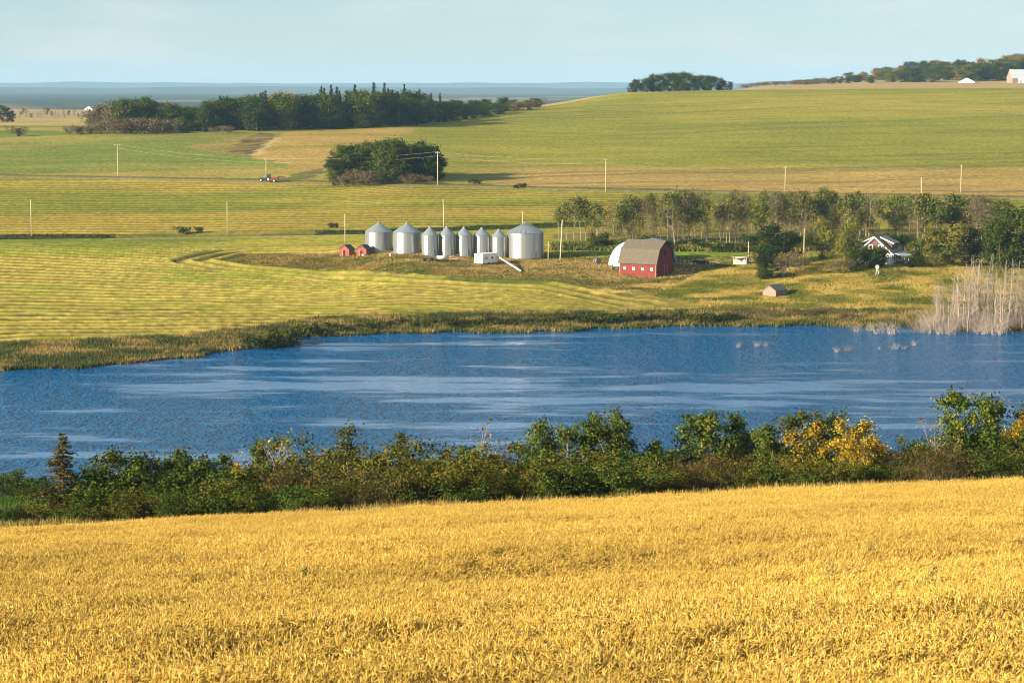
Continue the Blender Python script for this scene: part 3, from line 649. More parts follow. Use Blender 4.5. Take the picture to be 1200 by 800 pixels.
# red gambrel barn
X, Y, z = at(769, 326.5); s = proj(X, Y, z)[2]; rz = R(-33); Lb, Wb = 41 / s / math.cos(rz) + .2, 22.5 / s / math.sin(-rz)
he, hk, hp = 16.5 / s + .3, 31.5 / s + .3, 41.5 / s + .3
barn = empty('barn', (X, Y, z - .3), rz, 'red gambrel roofed barn with brown shingles and four small white windows', 'barn')
# local frame: x along the long wall (ends at 0), y into the barn
gam = [(0, 0), (Wb, 0), (Wb, he), (Wb * .86, hk), (Wb * .5, hp), (Wb * .14, hk), (0, he)]
MB().prism(gam, 'x', -Lb, 0).build('wall', M['red_paint'], barn)
rf = MB(); th = .16
for a, b in (((-.38, he - .35), (Wb * .14 - .05, hk + .06)), ((Wb * .14 - .05, hk + .06), (Wb * .5, hp + .1)), ((Wb + .38, he - .35), (Wb * .86 + .05, hk + .06)), ((Wb * .86 + .05, hk + .06), (Wb * .5, hp + .1))):
    rf.prism([a, b, (b[0], b[1] + th), (a[0], a[1] + th)], 'x', -Lb - .35, .35)
rf.build('roof', M['shingle'], barn)
for k in range(4):
    cx = -Lb * (.86 - k * .243); w = MB().box((cx, -.03, he * .60), (.78, .08, .72)).build('window', M['white'], barn)
    if k == 3: MB().box((cx + .12, -.08, he * .60), (.3, .03, .34)).build('pane', M['glass'], w)
    else: MB().box((cx, -.08, he * .60), (.50, .02, .03)).build('glazing_bar', M['cream'], w)
MB().box((.03, Wb * .5, 1.75), (.08, 2.6, 3.3)).build('barn_door', M['red_paint'], barn)
tr = MB()
for yy in (-1.35, -.45, .45, 1.35): tr.box((.09, Wb * .5 + yy, 1.75), (.05, .09, 3.3))
tr.box((.09, Wb * .5, 3.45), (.055, 2.8, .1)); tr.build('door_trim', mat('faded_pink_trim', (.40, .2, .17), .9), barn)
MB().box((.03, Wb * .5, hk * .87), (.06, 1.1, 1.2)).build('loft_door', M['dark'], barn)
cbm = mat('pale_corner_board', (.46, .22, .17), .9)
for xx in (-.09, -Lb + .09): MB().box((xx, -.05, he / 2), (.18, .06, he)).build('corner_board', cbm, barn)

# white hoop shelter behind the barn
X, Y, z = at_Y(738, 654); s = proj(X, Y, z)[2]; r = 24.5 / s / math.cos(R(30)); Lq = 15.5
hoop = empty('hoop_shelter', (X, Y, z - .3), R(-30), 'white ended arched storage shelter standing behind the red barn', 'shelter')
arc = [(r * math.cos(R(a)), r * 1.12 * math.sin(R(a))) for a in range(0, 181, 9)]
MB().prism(arc, 'y', .06, .2).build('end_wall', M['white_glow'], hoop)
sh = MB(); n = len(arc)
for rr, yy in ((1.02, 0), (1.02, Lq), (.99, Lq), (.99, 0)): sh.v += [(u * rr, yy, v * rr) for u, v in arc]
for k in range(4):
    a, b = k * n, ((k + 1) % 4) * n
    for i in range(n - 1): sh.f.append((a + i, a + i + 1, b + i + 1, b + i))
sh.build('shell', M['blue_sheet'], hoop)
MB().prism([(u * .985, v * .985) for u, v in arc], 'y', Lq - .2, Lq - .06).build('end_wall', M['blue_sheet'], hoop)

# farmhouse
X, Y, z = at_Y(1045, 646); s = proj(X, Y, z)[2]; rz = R(-27); Wh, Lh = 9.6, 9.0
house = empty('farmhouse', (X, Y, z - .3), rz, 'white farmhouse with brown shingled gable and dormer under a grey roof', 'house')
# local: gable wall along x from -Wh to 0 at y=0, house goes back along y
heH, hpH = 3.5, 7.6; R_ = lambda u: heH + (hpH - heH) * (1 - abs(u + Wh / 2) / (Wh / 2))
MB().prism([(-Wh, 0), (0, 0), (0, heH), (-Wh, heH)], 'y', 0, Lh).build('wall', M['white'], house)
MB().prism([(-Wh, heH + .002), (0, heH + .002), (-Wh / 2, hpH)], 'y', .01, Lh - .01).build('gable_wall', M['brown_wall'], house)
rf = MB()
for sgn in (-1, 1):
    e = -Wh / 2 + sgn * (Wh / 2 + .55); sl = (hpH - heH) / (Wh / 2); ez = hpH - sl * (Wh / 2 + .55)
    rf.prism([(e, ez + .03), (-Wh / 2, hpH + .03), (-Wh / 2, hpH + .22), (e, ez + .22)], 'y', -.45, Lh + .45)
rf.build('roof', M['shingle_grey'], house)
bb = MB()
for sgn in (-1, 1):
    e = -Wh / 2 + sgn * (Wh / 2 + .6); sl = (hpH - heH) / (Wh / 2); ez = hpH - sl * (Wh / 2 + .6)
    bb.prism([(e, ez - .16), (-Wh / 2, hpH - .16), (-Wh / 2, hpH + .25), (e, ez + .25)], 'y', -.52, -.46)
bb.build('barge_board', M['white'], house)
for cx in (-Wh / 2 - 1.1, -Wh / 2 + 1.5):
    f = MB().box((cx, -.03, 5.0), (1.15, .1, 1.3)).build('window', M['white'], house); MB().box((cx, -.09, 5.0), (.75, .03, .95)).build('pane', M['glass'], f)
f = MB().box((-2.0, -.03, 1.7), (1.2, .08, 1.3)).build('window', M['white'], house); MB().box((-2.0, -.08, 1.7), (.9, .03, 1.0)).build('pane', M['glass'], f)
# shed dormer on the right-hand slope
for x0, x1, nm in ((-3.5, -.7, 'dormer'), (-Wh + .7, -Wh + 3.4, 'dormer')):
    flip = x0 < -Wh / 2 - 1; d0, d1 = 2.3, 6.9; lo, hi = (x1, x0) if flip else (x0, x1)
    zo = 6.1; zi = 7.35
    dm = MB().prism([(lo, R_(lo)), (hi, R_(hi) - .02), (hi, zo), (lo, zi)], 'y', d0, d1).build(nm, M['brown_wall'], house)
    sg = 1 if hi > lo else -1
    MB().prism([(lo - sg * .5, zi + .2), (hi + sg * .6, zo - .22), (hi + sg * .6, zo - .06), (lo - sg * .5, zi + .36)], 'y', d0 - .4, d1 + .4).build('dormer_roof', M['shingle_grey'], dm)
    MB().prism([(lo - sg * .5, zi + .05), (hi + sg * .65, zo - .4), (hi + sg * .65, zo - .02), (lo - sg * .5, zi + .38)], 'y', d0 - .46, d0 - .41).build('dormer_fascia', M['white'], dm)
    MB().box((hi + sg * .02, (d0 + d1) / 2, (R_(hi) + zo) / 2), (.06, 2.6, .8)).build('dormer_window', M['glass'], dm)
# porch along the shaded side
po = MB().prism([(.1, 3.35), (3.6, 2.65), (3.6, 2.8), (.1, 3.5)], 'y', .5, Lh + .3).build('porch_roof', mat('porch_roof_sheet', (.5, .51, .5), .5, noise=.1), house)
for k in range(6): MB().box((3.35, .8 + k * (Lh - .9) / 5, 1.35), (.14, .14, 2.65)).build('porch_post', M['white'], po)
MB().box((1.8, Lh / 2 + .4, .25), (3.2, Lh - .6, .5)).build('porch_floor', M['grey_wood'], house)
MB().box((3.3, Lh / 2 + .4, .85), (.06, Lh - .8, .8)).build('porch_railing', M['white'], po)
for yy in (2.0, 6.6):
    f = MB().box((.03, yy, 1.9), (.08, 1.3, 1.3)).build('window', M['white'], house); MB().box((.09, yy, 1.9), (.03, 1.0, 1.0)).build('pane', M['glass'], f)
MB().box((.03, 4.4, 1.55), (.08, 1.0, 2.1)).build('door', M['blue_sheet'], house)

# ornamental white windmill on the house lawn
X, Y, z = at(1028, 322)
wmn = empty('garden_windmill', (X, Y, z), R(-10), 'small white ornamental windmill on the grass before the farmhouse', 'windmill', scale=.72)
b = MB()
for a in range(4):
    q = R(45 + 90 * a); b.tube([(.8 * math.cos(q), .8 * math.sin(q), -.1), (.22 * math.cos(q), .22 * math.sin(q), 2.5)], .085, 4)
for zz, rr in ((.5, .68), (1.3, .48), (2.1, .3)):
    for a in range(4): q, q2 = R(45 + 90 * a), R(135 + 90 * a); b.tube([(rr * math.cos(q), rr * math.sin(q), zz), (rr * math.cos(q2), rr * math.sin(q2), zz)], .06, 4)
b.build('tower', M['white'], wmn)
w = MB()
for k in range(10):
    q = 2 * math.pi * k / 10; c, s_ = math.cos(q), math.sin(q); w.add([(.1 * c, -.3, 2.95 + .1 * s_), (.68 * c - .14 * s_, -.34, 2.95 + .68 * s_ + .14 * c), (.68 * c + .14 * s_, -.26, 2.95 + .68 * s_ - .14 * c)], [(0, 1, 2)])
w.build('wheel', M['white'], wmn)
MB().tube([(0, -.35, 2.95), (0, .9, 2.95)], .05, 5).add([(0, .7, 2.8), (.02, 1.2, 2.65), (.02, 1.2, 3.25), (0, .7, 3.1)], [(0, 1, 2, 3)]).build('tail_vane', M['white'], wmn)

# white trailer with the auger tube in front of the bins
X, Y, z = at(565.5, 310.8); s = proj(X, Y, z)[2]
tr_ = empty('site_trailer', (X, Y, z), R(-40), 'white box trailer with two small windows parked before the grain bins', 'trailer')
# x: right corner frame, short end lit (along -x), long side along y
MB().box((-1.45, 3.0, 1.6), (2.9, 6.0, 2.5)).build('body', M['white'], tr_)
MB().box((-1.45, 3.0, 2.9), (3.05, 6.15, .12)).build('roof', M['white'], tr_)
for yy in (1.6, 4.0):
    f = MB().box((.02, yy, 1.75), (.06, .75, .7)).build('window', M['cream'], tr_); MB().box((.06, yy, 1.75), (.03, .55, .5)).build('pane', M['glass'], f)
for xx in (-2.2, -.1):
    wv = MB(); wv.tube([(xx - .1, 2.6, .35), (xx + .1, 2.6, .35)], .36, 14); wv.build('wheel', M['rubber'], tr_)
MB().box((-1.45, 3.0, .3), (2.4, 5.4, .12)).build('chassis', M['machine_dark'], tr_)
X0, Y0, z0 = at(582, 305.5); X1, Y1, z1 = at(610.5, 319)
au = empty('grain_auger', (X1, Y1, z1), 0, 'long pale auger tube slanting to the ground from behind the white trailer', 'auger')
dx, dy, dz = X0 - X1, Y0 - Y1 - 5, z0 + 1.6 - z1
MB().tube([(0, 0, .25), (dx, dy, dz)], .24, 10).build('tube', M['auger'], au, True)
MB().tube([(-.15, .1, 0), (-.15, .1, .3)], .34, 10).build('hopper', M['rust'], au)
MB().tube([(dx * .55 - .7, dy * .55, .2), (dx * .55, dy * .55, dz * .55), (dx * .55 + .7, dy * .55, .2)], .06, 5).build('support', M['rust'], au)

# low junk by the bins
X, Y, z = at(502, 306)
ha = empty('harrow_cart', (X, Y, z), R(10), 'dark low farm cart parked in front of the narrow bins', 'cart')
MB().box((0, 0, .75), (3.0, 1.7, .35)).build('bed', M['machine_dark'], ha)
for xx in (-1, 1):
    for yy in (-.85, .85): MB().tube([(xx, yy - .1, .4), (xx, yy + .1, .4)], .42, 12).build('wheel', M['rubber'], ha)
MB().tube([(1.4, 0, .6), (3.0, 0, .35)], .07, 5).build('drawbar', M['rust'], ha)
X, Y, z = at(517, 306)
ta = empty('liquid_tank', (X, Y, z), R(5), 'white horizontal tank lying on skids before the narrow grain bins', 'tank')
MB().tube([(-1.15, 0, .95), (-1.05, 0, .95), (1.05, 0, .95), (1.15, 0, .95)], [.4, .55, .55, .4], 16).build('vessel', M['white'], ta, True)
for xx in (-.6, .6): MB().box((xx, 0, .25), (.15, 1.1, .6)).build('skid', M['machine_dark'], ta)
X, Y, z = at(529, 307)
ga = empty('hay_rake', (X, Y, z), R(-15), 'thin rusty hay rake with a raised arm beside the white tank', 'rake')
b = MB(); b.tube([(-2.2, 0, .9), (2.2, 0, .7)], .06, 5); b.tube([(-1.6, 0, .9), (1.9, 1.0, 2.0)], .05, 5); b.tube([(0, 0, .8), (0, -2, .4)], .05, 5); b.build('frame', M['cream'], ga)
b = MB()
for k in range(12): b.tube([(-2 + k * .36, .0, .85), (-2 + k * .36, -.3, .1)], .02, 3)
b.build('tines', M['rust'], ga)
for xx in (-2.1, 2.1): MB().tube([(xx - .05, 0, .5), (xx + .05, 0, .5)], .5, 14).build('wheel', M['rust'], ga)
def tub(px_, py_, label, r, h, m):
    X, Y, z = at(px_, py_); o = empty('feed_tub', (X, Y, z), 0, label, 'tub'); MB().lathe([(r * .85, 0), (r, h), (r * 1.06, h), (r * .92, h), (r * .8, .08)], 16).build('shell', m, o, True)
tub(427.5, 300.5, 'low white tub on the grass at the foot of the second red shed', 1.0, .6, M['white'])
tub(458, 300.8, 'small white tub standing between the two wide grain bins', .42, .9, M['white'])

# car in the yard, tractor with its implement
def wheel(o, x, y, r, w, rim=True):
    t_ = MB().tube([(x, y - w / 2, r), (x, y + w / 2, r)], r, 20).build('wheel', M['rubber'], o)
    if rim: MB().tube([(x, y - w / 2 - .02, r), (x, y + w / 2 + .02, r)], r * .55, 14).build('rim', M['rim'], t_)
X, Y, z = at(821.5, 309.8)
car = empty('parked_car', (X, Y, z), R(-8), 'black car parked on the gravel lane behind the red barn', 'car')
body = [(-2.25, .35), (2.25, .35), (2.3, .75), (2.1, .95), (1.25, 1.02), (.55, 1.5), (-.9, 1.55), (-1.75, 1.08), (-2.25, .98)]
b = MB().prism(body, 'y', -.88, .88).build('body', M['black_paint'], car)
bv = b.modifiers.new('bevel', 'BEVEL'); bv.width = .08; bv.segments = 2
for sgn in (-1, 1): MB().prism([(-1.45, 1.08), (1.0, 1.06), (.5, 1.42), (-.85, 1.46)], 'y', sgn * .885 - .012, sgn * .885 + .012).build('side_window', M['glass'], car)
MB().prism([(1.08, 1.08), (.62, 1.42), (.66, 1.45), (1.13, 1.1)], 'y', -.7, .7).build('windscreen', M['glass'], car)
for xx in (-1.4, 1.4):
    for yy in (-.84, .84): wheel(car, xx, yy, .34, .22)
for yy in (-.6, .6): MB().box((-2.26, yy, .8), (.06, .35, .15)).build('headlight', M['rim'], car)

X, Y, z = at(311, 213.6)
tra = empty('tractor', (X, Y, z), R(-6), 'dark tractor on the field road, ahead of the red machine', 'tractor')
MB().box((-.9, 0, 1.15), (2.6, .8, .8)).build('bonnet', M['machine_dark'], tra); MB().box((.2, 0, .8), (4.0, .6, .5)).build('chassis', M['machine_dark'], tra)
cb = MB().prism([(.5, 1.2), (2.1, 1.2), (2.0, 2.75), (.75, 2.75)], 'y', -.75, .75).build('cab', M['glass'], tra); MB().box((1.38, 0, 2.85), (1.6, 1.7, .16)).build('cab_roof', M['machine_dark'], cb)
MB().tube([(-1.2, .2, 1.5), (-1.2, .2, 2.5)], .06, 6).build('exhaust', M['rust'], tra)
for yy in (-.95, .95): wheel(tra, -1.6, yy, .62, .35); wheel(tra, 1.45, yy, .95, .5)
X, Y, z = at(321.5, 213.8)
imp = empty('swather_machine', (X, Y, z), R(-6), 'red towed harvesting machine hitched behind the dark tractor', 'machine')
MB().prism([(-1.7, .7), (1.5, .7), (1.7, 1.5), (.6, 2.0), (-.9, 1.9), (-1.7, 1.4)], 'y', -1.0, 1.0).build('body', M['machine_red'], imp)
MB().box((-1.9, 0, 1.2), (.5, 1.6, .8)).build('guard', M['machine_dark'], imp)
MB().prism([(1.5, 1.6), (4.0, 1.9), (4.0, 2.25), (1.5, 2.3)], 'y', -.5, .5).build('discharge_spout', M['machine_dark'], imp)
MB().tube([(-1.7, 0, .8), (-3.2, 0, .6)], .08, 5).build('drawbar', M['machine_dark'], imp)
for yy in (-1.15, 1.15): wheel(imp, .1, yy, .6, .4)

# tumbledown cream shack at the end of the lane, plank pile, dark junk by the shelter
X, Y, z = at(867, 311)
sk = empty('ruined_shack', (X, Y, z), R(-20), 'small tumbledown cream shack at the edge of the trees beyond the car', 'shack', scale=.85)
b = MB()
for xx in (-2.1, 2.1):
    for yy in (0, 2.6): b.box((xx, yy, 1.2), (.22, .22, 2.6))
b.box((-.9, 0, .9), (2.2, .1, 1.6)).box((2.05, 1.3, 1.2), (.1, 2.6, 2.3)).box((.1, 2.6, 1.2), (4.2, .1, 2.3)); b.build('wall', M['cream'], sk)
MB().prism([(-2.9, 2.45), (2.5, 2.85), (2.5, 2.97), (-2.9, 2.57)], 'y', -.4, 1.2).build('roof', M['cream'], sk)
MB().prism([(-.2, .3), (1.9, .3), (1.6, 2.1), (.9, 1.4)], 'y', -.12, -.02).build('broken_boards', M['white'], sk)
X, Y, z = at(897, 318)
pl = MB()
for k in range(5): pl.box((0 + (k % 3) * .08, (k % 3) * .32 - .3, .12 + .2 * (k // 3)), (3.6 - .3 * k, .28, .16), .05 * k)
pl_o = pl.build('plank_pile', M['cream'], None); pl_o.location = (X, Y, z); tag(pl_o, 'pale pile of planks lying in the grass beside the brown brush', 'planks')
X, Y, z = at(700, 309.5)
ch = empty('cable_drum', (X, Y, z), R(30), 'brown wooden drum lying in the dry grass near the white shelter', 'drum')
MB().tube([(0, -.7, .75), (0, -.55, .75)], .8, 18).build('flange', M['grey_wood_dark'], ch); MB().tube([(0, .55, .75), (0, .7, .75)], .8, 18).build('flange', M['cream'], ch); MB().tube([(0, -.55, .75), (0, .55, .75)], .4, 14).build('core', M['grey_wood'], ch)
X, Y, z = at(722.5, 316.5)
cw = empty('hay_wagon', (X, Y, z), R(-10), 'low green wagon half hidden in grass beside the red barn wall', 'wagon')
MB().box((0, 0, .8), (2.4, 1.5, .3)).build('bed', mat('wagon_green', (.08, .13, .09), .7), cw)
for xx in (-.8, .8): wheel(cw, xx, -.7, .38, .18, False); wheel(cw, xx, .7, .38, .18, False)
MB().box((-1.15, 0, 1.2), (.08, 1.5, .7)).build('rack', M['grey_wood'], cw)

# buildings on the far hill and the far plain
def gabled(px_, Y, w, l, he, hp, rz, name, label, wallm, roofm, dz=-.3):
    X, Yy, z = at_Y(px_, Y); o = empty(name, (X, Yy, z + dz), rz, label, 'building')
    MB().prism([(-w / 2, 0), (w / 2, 0), (w / 2, he), (0, hp - .06), (-w / 2, he)], 'y', 0, l).build('wall', wallm, o); r_ = MB()
    for s_ in (-1, 1): r_.prism([(s_ * (w / 2 + .4), he - .2), (s_ * (w / 2 + .4), he - .02), (0, hp + .14), (0, hp - .03)], 'y', -.4, l + .4)
    r_.build('roof', roofm, o); MB().box((0, -.03, he * .35), (w * .3, .1, he * .7)).build('door', M['grey_wood'], o); return o
gabled(1133, 2235, 14, 10, 1.6, 5.2, R(-8), 'white_barn', 'small low white building on the hill crest before the woods', M['white'], M['white_glow'], -.6)
gabled(1183, 2225, 13, 34, 4.5, 12.5, R(-78), 'hill_barn', 'large grey roofed barn on the hill crest at the wood edge', M['grey_wood'], mat('grey_roof_sheet', (.45, .47, .50), .5), -.4)
gabled(1196.5, 2205, 5.5, 5, 4.6, 5.2, R(-20), 'white_silo_house', 'small white cube shaped building in front of the grey roofed barn', M['white'], M['white'], -.4)
X, Y = (104 - 600) / FPX * 3600, 3600
fh = gabled(104, 3600, 16, 14, 8, 13, R(-20), 'far_farmhouse', 'tiny bright white farm building far out on the blue plain', M['white'], M['white'], 0)
gabled(93, 3640, 16, 12, 5, 7, R(-60), 'far_shed', 'tiny low pale shed beside the white building on the far plain', M['white'], M['white_glow'], 0)

# ------------------------------------------------------------------ utility poles and wires
POLES = []
def pole(px_, top, base, label, arm=0.0, y=None, lean=0.0, thick=.17):
    X, Y, z = at(px_, base) if y is None else at_Y(px_, y); s = proj(X, Y, z)[2]; h = (base - top) / s if y is None else (HC + Y * slope(top)) - z
    o = empty('utility_pole', (X, Y, z - .3), 0, label, 'utility pole', 'wooden utility poles across the farmland')
    MB().tube([(0, 0, 0), (lean * h, 0, h + .3)], [thick, thick * .7], 8).build('shaft', M['pole'], o, True)
    if arm:
        a = MB(); a.box((lean * h, 0, h - .2), (arm, .14, .16), R(25)); a.build('crossarm', M['pole'], o)
        ins = MB()
        for k in (-.45, .45): ins.lathe([(.06, h - .12), (.09, h - .02), (.05, h + .12)], 8, (lean * h + k * arm * math.cos(R(25)), k * arm * math.sin(R(25)), 0))
        ins.build('insulator', M['white'], o)
    POLES.append((px_, X + lean * h, Y, z + h)); return o
pole(138, 169, 206.5, 'tall pole with a crossarm beside the field road, farthest from the tractor on the left', 2.4)
pole(312, 186, 209.5, 'pale pole standing right behind the dark tractor', 1.6)
pole(513, 178, 217.5, 'pale pole in front of the rounded clump of trees', 1.8)
pole(710, 186, 225, 'pole by the hill road between the tree clump and the barn row', 1.6)
pole(920, 195, 0, 'thin pole rising behind the poplar row, next right of the pole above the lone tree', 1.2, y=905)
pole(1080, 208, 0, 'stout pale pole standing just behind the poplar row near the yellow bush', 0, y=860, lean=-.03, thick=.2)
pole(1126, 193.5, 0, 'thin pole on the tan field behind the poplar row, nearest the right edge', 1.2, y=915)
pole(37, 235, 278, 'pale pole beside the dark ditch at the far left of the farmland')
pole(266.5, 238, 274, 'pale pole beside the ditch, directly below the tractor', thick=.15)
pole(404.5, 251, 286, 'pale pole directly behind the two red sheds', thick=.16)
pole(520.5, 233, 0, 'pale slightly leaning pole rising behind the narrow grain bins', lean=-.03, y=755)
pole(612.5, 248, 0, 'slim pole rising behind the largest grain bin', thick=.12, y=720)
pole(656.5, 258, 305.5, 'stout pale pole between the largest grain bin and the hoop shelter', lean=.05, thick=.2)
pole(642.5, 283, 305, 'short slim post beside the largest grain bin', thick=.14)
pole(942, 268, 309, 'pale pole among the trees beside the farm lane', thick=.16)
pole(877, 283, 307, 'slim pale pole behind the tumbledown shack', thick=.12)
line = [p for p in POLES if p[0] in (138, 312, 513, 710, 920, 1126)]
nm = ['the crossarm pole and the tractor pole', 'the tractor pole and the tree clump pole', 'the tree clump pole and the hill road pole', 'the hill road pole and the poplar row', 'two thin poles behind the poplar row']
for (a, b), q in zip(zip(line, line[1:]), nm):
    w = MB(); A = np.array(a[1:]); B = np.array(b[1:])
    for dz, dx in ((-.05, .8), (-1.6, 0)):
        pts = [A * (1 - t_) + B * t_ + np.array([0, dx, dz - 1.2 * 4 * t_ * (1 - t_)]) for t_ in np.linspace(0, 1, 13)]; w.tube(pts, .013, 3)
    tag(w.build('power_line', M['wire']), 'thin sagging wires strung between ' + q, 'power line', 'wires between the utility poles')
# ------------------------------------------------------------------ planting
ONES = 'zeroth first second third fourth fifth sixth seventh eighth ninth tenth eleventh twelfth thirteenth fourteenth fifteenth sixteenth seventeenth eighteenth nineteenth twentieth'.split()
def ordinal(n):
    if n <= 20: return ONES[n]
    return {2: 'twenty', 3: 'thirty', 4: 'forty', 5: 'fifty', 6: 'sixty', 7: 'seventy'}[n // 10] + ('-' + ONES[n % 10] if n % 10 else 'th') if n % 10 else {2: 'twentieth', 3: 'thirtieth', 4: 'fortieth', 5: 'fiftieth', 6: 'sixtieth', 7: 'seventieth'}[n // 10]
GRP = 'trees and shrubs in the row along the wheat edge'
# named trees of the row between the wheat and the lake: px, top, kind, distance, label
ROWT = [
 (75, 509, 'rustspruce', 152, 'rusty olive spruce with a pointed tip standing above the lakeside shrubs', 1.7),
 (112, 545, 'faspen', 158, 'bushy green aspen immediately beside the rusty spruce', .9),
 (137, 541, 'faspen', 163, 'leafy green aspen between the rusty spruce and the large twin aspens', .8),
 (172, 527, 'faspen', 155, 'broad green aspen, first of the dense pair beyond the rusty spruce', 1.05),
 (208, 524, 'faspen', 158, 'broad green aspen, second of the dense pair beyond the rusty spruce', 1.05),
 (248, 530, 'faspen', 160, 'green aspen with visible pale stems, left of the bare leaning sapling', .9),
 (270, 540, 'fyellow', 154, 'small yellow flecked aspen in front of the bare leaning sapling', .7),
 (303, 512, 'faspen', 166, 'green crowned aspen with bare limbs sticking out over the water', .7),
 (322, 503, 'fbare', 158, 'bare grey sapling with spreading branches against the lake', 1.3),
 (346, 540, 'fbrown', 150, 'tall brown leaved willow just past the bare grey sapling', 1.0),
 (380, 528, 'fbrown', 158, 'brown willow beside the slim tree with a leafy top', 1.1),
 (404, 492, 'fthin', 152, 'slim tree with a bare pale trunk and a leafy tuft on top', 1.2),
 (462, 502, 'fthin', 160, 'slim sapling with a green tuft rising out of brown willows', 1.3),
 (441, 530, 'fyellow', 158, 'small yellowing aspen between the two slim tufted saplings', .8),
 (529, 520, 'faspen', 158, 'dark green aspen left of the bare reddish sapling', .75),
 (500, 534, 'faspen', 165, 'low dark aspen behind the willows, between tufted and bare saplings', .9),
 (556, 484, 'fbare', 160, 'bare thin reddish sapling rising straight above the dark shrubs', .55),
 (580, 512, 'fbare', 166, 'faint bare twiggy sapling just right of the straight reddish one', .5),
 (629, 491, 'faspen', 154, 'forked green aspen with pale trunks before the open water gap', .95),
 (678, 483, 'faspen', 158, 'tall airy green aspen, first of the central pair above the lake', .8),
 (726, 480, 'faspen', 156, 'tall airy green aspen, second of the central pair above the lake', .95),
 (756, 512, 'faspen', 163, 'green aspen leaning out from the right side of the central pair', .8),
 (826, 486, 'faspen', 156, 'rounded green aspen, first of the three left of the yellow aspens', .95),
 (862, 483, 'faspen', 160, 'rounded green aspen, second of the three left of the yellow aspens', 1.0),
 (897, 492, 'faspen', 154, 'dark green aspen, third of the three left of the yellow aspens', .8),
 (920, 474, 'fthin', 160, 'slim green tree top poking above the first yellow aspen', 1.5),
 (943, 492, 'fyellow', 150, 'bright yellow leaved aspen, first of the two yellow ones', 1.05),
 (975, 482, 'faspen', 160, 'green aspen crown between the two bright yellow aspens', 1.05),
 (1014, 487, 'fyellow', 150, 'bright yellow leaved aspen with a white stem, second of the two', 1.05),
 (1036, 508, 'fyellow', 154, 'small bronze yellow aspen leaning right of the two bright yellow ones', .9),
 (993, 510, 'fyellow', 148, 'low yellow aspen tucked between the two taller yellow ones', .9),
 (1101, 483, 'fbare', 150, 'pale white stemmed sapling with almost no leaves near the right end', .9),
 (1131, 490, 'faspen', 158, 'green aspen just right of the white stemmed bare sapling', .8),
 (1158, 458, 'faspen', 154, 'tallest green aspen near the right end of the lakeside row', .85),
 (1186, 480, 'fyellow', 152, 'yellowing aspen beside the tallest green aspen', .7),
 (1206, 470, 'faspen', 156, 'green aspen cut off by the right edge of the view', .9),
 (1085, 522, 'fgreenshrub', 160, 'dark green tall shrub between the yellow aspens and the white stemmed sapling', 1.0),
]
for px_, top, kind, Y, lab, wd in ROWT: plant_px(kind, px_, Y, top, lab, 'tree', GRP, wd, sink=.2)
# understory
fill = []
q = np.random.default_rng(5)
x = 22.0
while x < 1235:
    base = np.interp(x, [0, 200, 400, 600, 800, 1000, 1200], [622, 612, 600, 585, 574, 567, 560])
    if x < 60: hgt, kinds = 26, ['fwillow', 'fbrown']
    elif x < 340: hgt, kinds = 54, ['fgreenshrub', 'fwillow', 'fgreenshrub']
    elif x < 560: hgt, kinds = 58, ['fbrown', 'fwillow', 'fwillow', 'fgreenshrub']
    elif x < 780: hgt, kinds = 46, ['fwillow', 'fgreenshrub', 'fwillow']
    elif x < 900: hgt, kinds = 42, ['fbrown', 'fwillow']
    elif x < 1060: hgt, kinds = 38, ['fgreenshrub', 'fwillow']
    else: hgt, kinds = 48, ['fwillow', 'fgreenshrub', 'fbrown']
    for lay in range(2):
        k = kinds[q.integers(0, len(kinds))]; xx = x + q.uniform(-8, 8) + lay * 9
        fill.append((xx, base - hgt * q.uniform(.45, 1.1) * (.85 if lay == 0 else 1.2), k, (q.uniform(140, 147) if lay == 0 else q.uniform(150, 158)) + (8 if x < 70 else 0)))
    x += q.uniform(14, 22)
fill.sort(); cn = {}
ADJ = dict(fgreenshrub=('low dark green shrub at the wheat edge', 'green shrub'), fwillow=('low olive willow bush at the wheat edge', 'olive bush'), fbrown=('brown twiggy willow at the wheat edge', 'brown willow'))
for xx, top, k, Y in fill:
    side = 'between the left edge and the spruce' if xx < 75 else None
    n = cn[k] = cn.get(k, 0) + 1
    plant_px(k, xx, Y, top, f'{ADJ[k][0]}, {ordinal(n)} {ADJ[k][1]} counted from the left end', 'shrub', GRP, 1.15, sink=.1)
# bushes on the grass shoulder at far left
for xx, top, Y, lab in ((8, 552, 214, 'dark low bush at the far end of the green grass patch'), (24, 556, 220, 'dark round bush behind the green grass patch by the water'), (45, 560, 205, 'dark bush between the green grass patch and the rusty spruce')):
    plant_px('fgreenshrub', xx, Y, top, lab, 'shrub', 'bushes by the green grass patch', 1.4, sink=.1)

# lakeshore bushes on the far bank
q = np.random.default_rng(9); n = 0
for i in range(46):
    x = 292 + (862 - 292) * (i + q.uniform(-.4, .4)) / 45
    top = np.interp(x, [292, 320, 360, 420, 520, 640, 760, 862], [395, 386, 379, 377, 373, 369, 365, 366]) + q.uniform(-1, 5)
    sh = np.interp(x, [292, 330, 378, 450, 600, 750, 862], [419, 411, 396, 391, 388, 385, 383.5])
    X, Y, z = at(x, sh - q.uniform(3, 9)); s = proj(X, Y, z)[2]; py_ = proj(X, Y, z)[1]
    plant('shorebush', (X, Y, z - .15), max(1.8, (py_ - top) / s * 1.12), 'dark low bush in the bushy fringe along the far shore of the lake', 'bush', 'bushes fringing the far shore', 1.25)
for i in range(16):
    x = 846 + (1000 - 846) * i / 15 + q.uniform(-3, 3); X, Y, z = at(x, 371 + q.uniform(-3, 4))
    plant('brush', (X, Y, z - .1), q.uniform(1.3, 2.2), 'low brown bush on the shore below the grey hut', 'bush', 'brown bushes on the shore below the hut', 1.5)

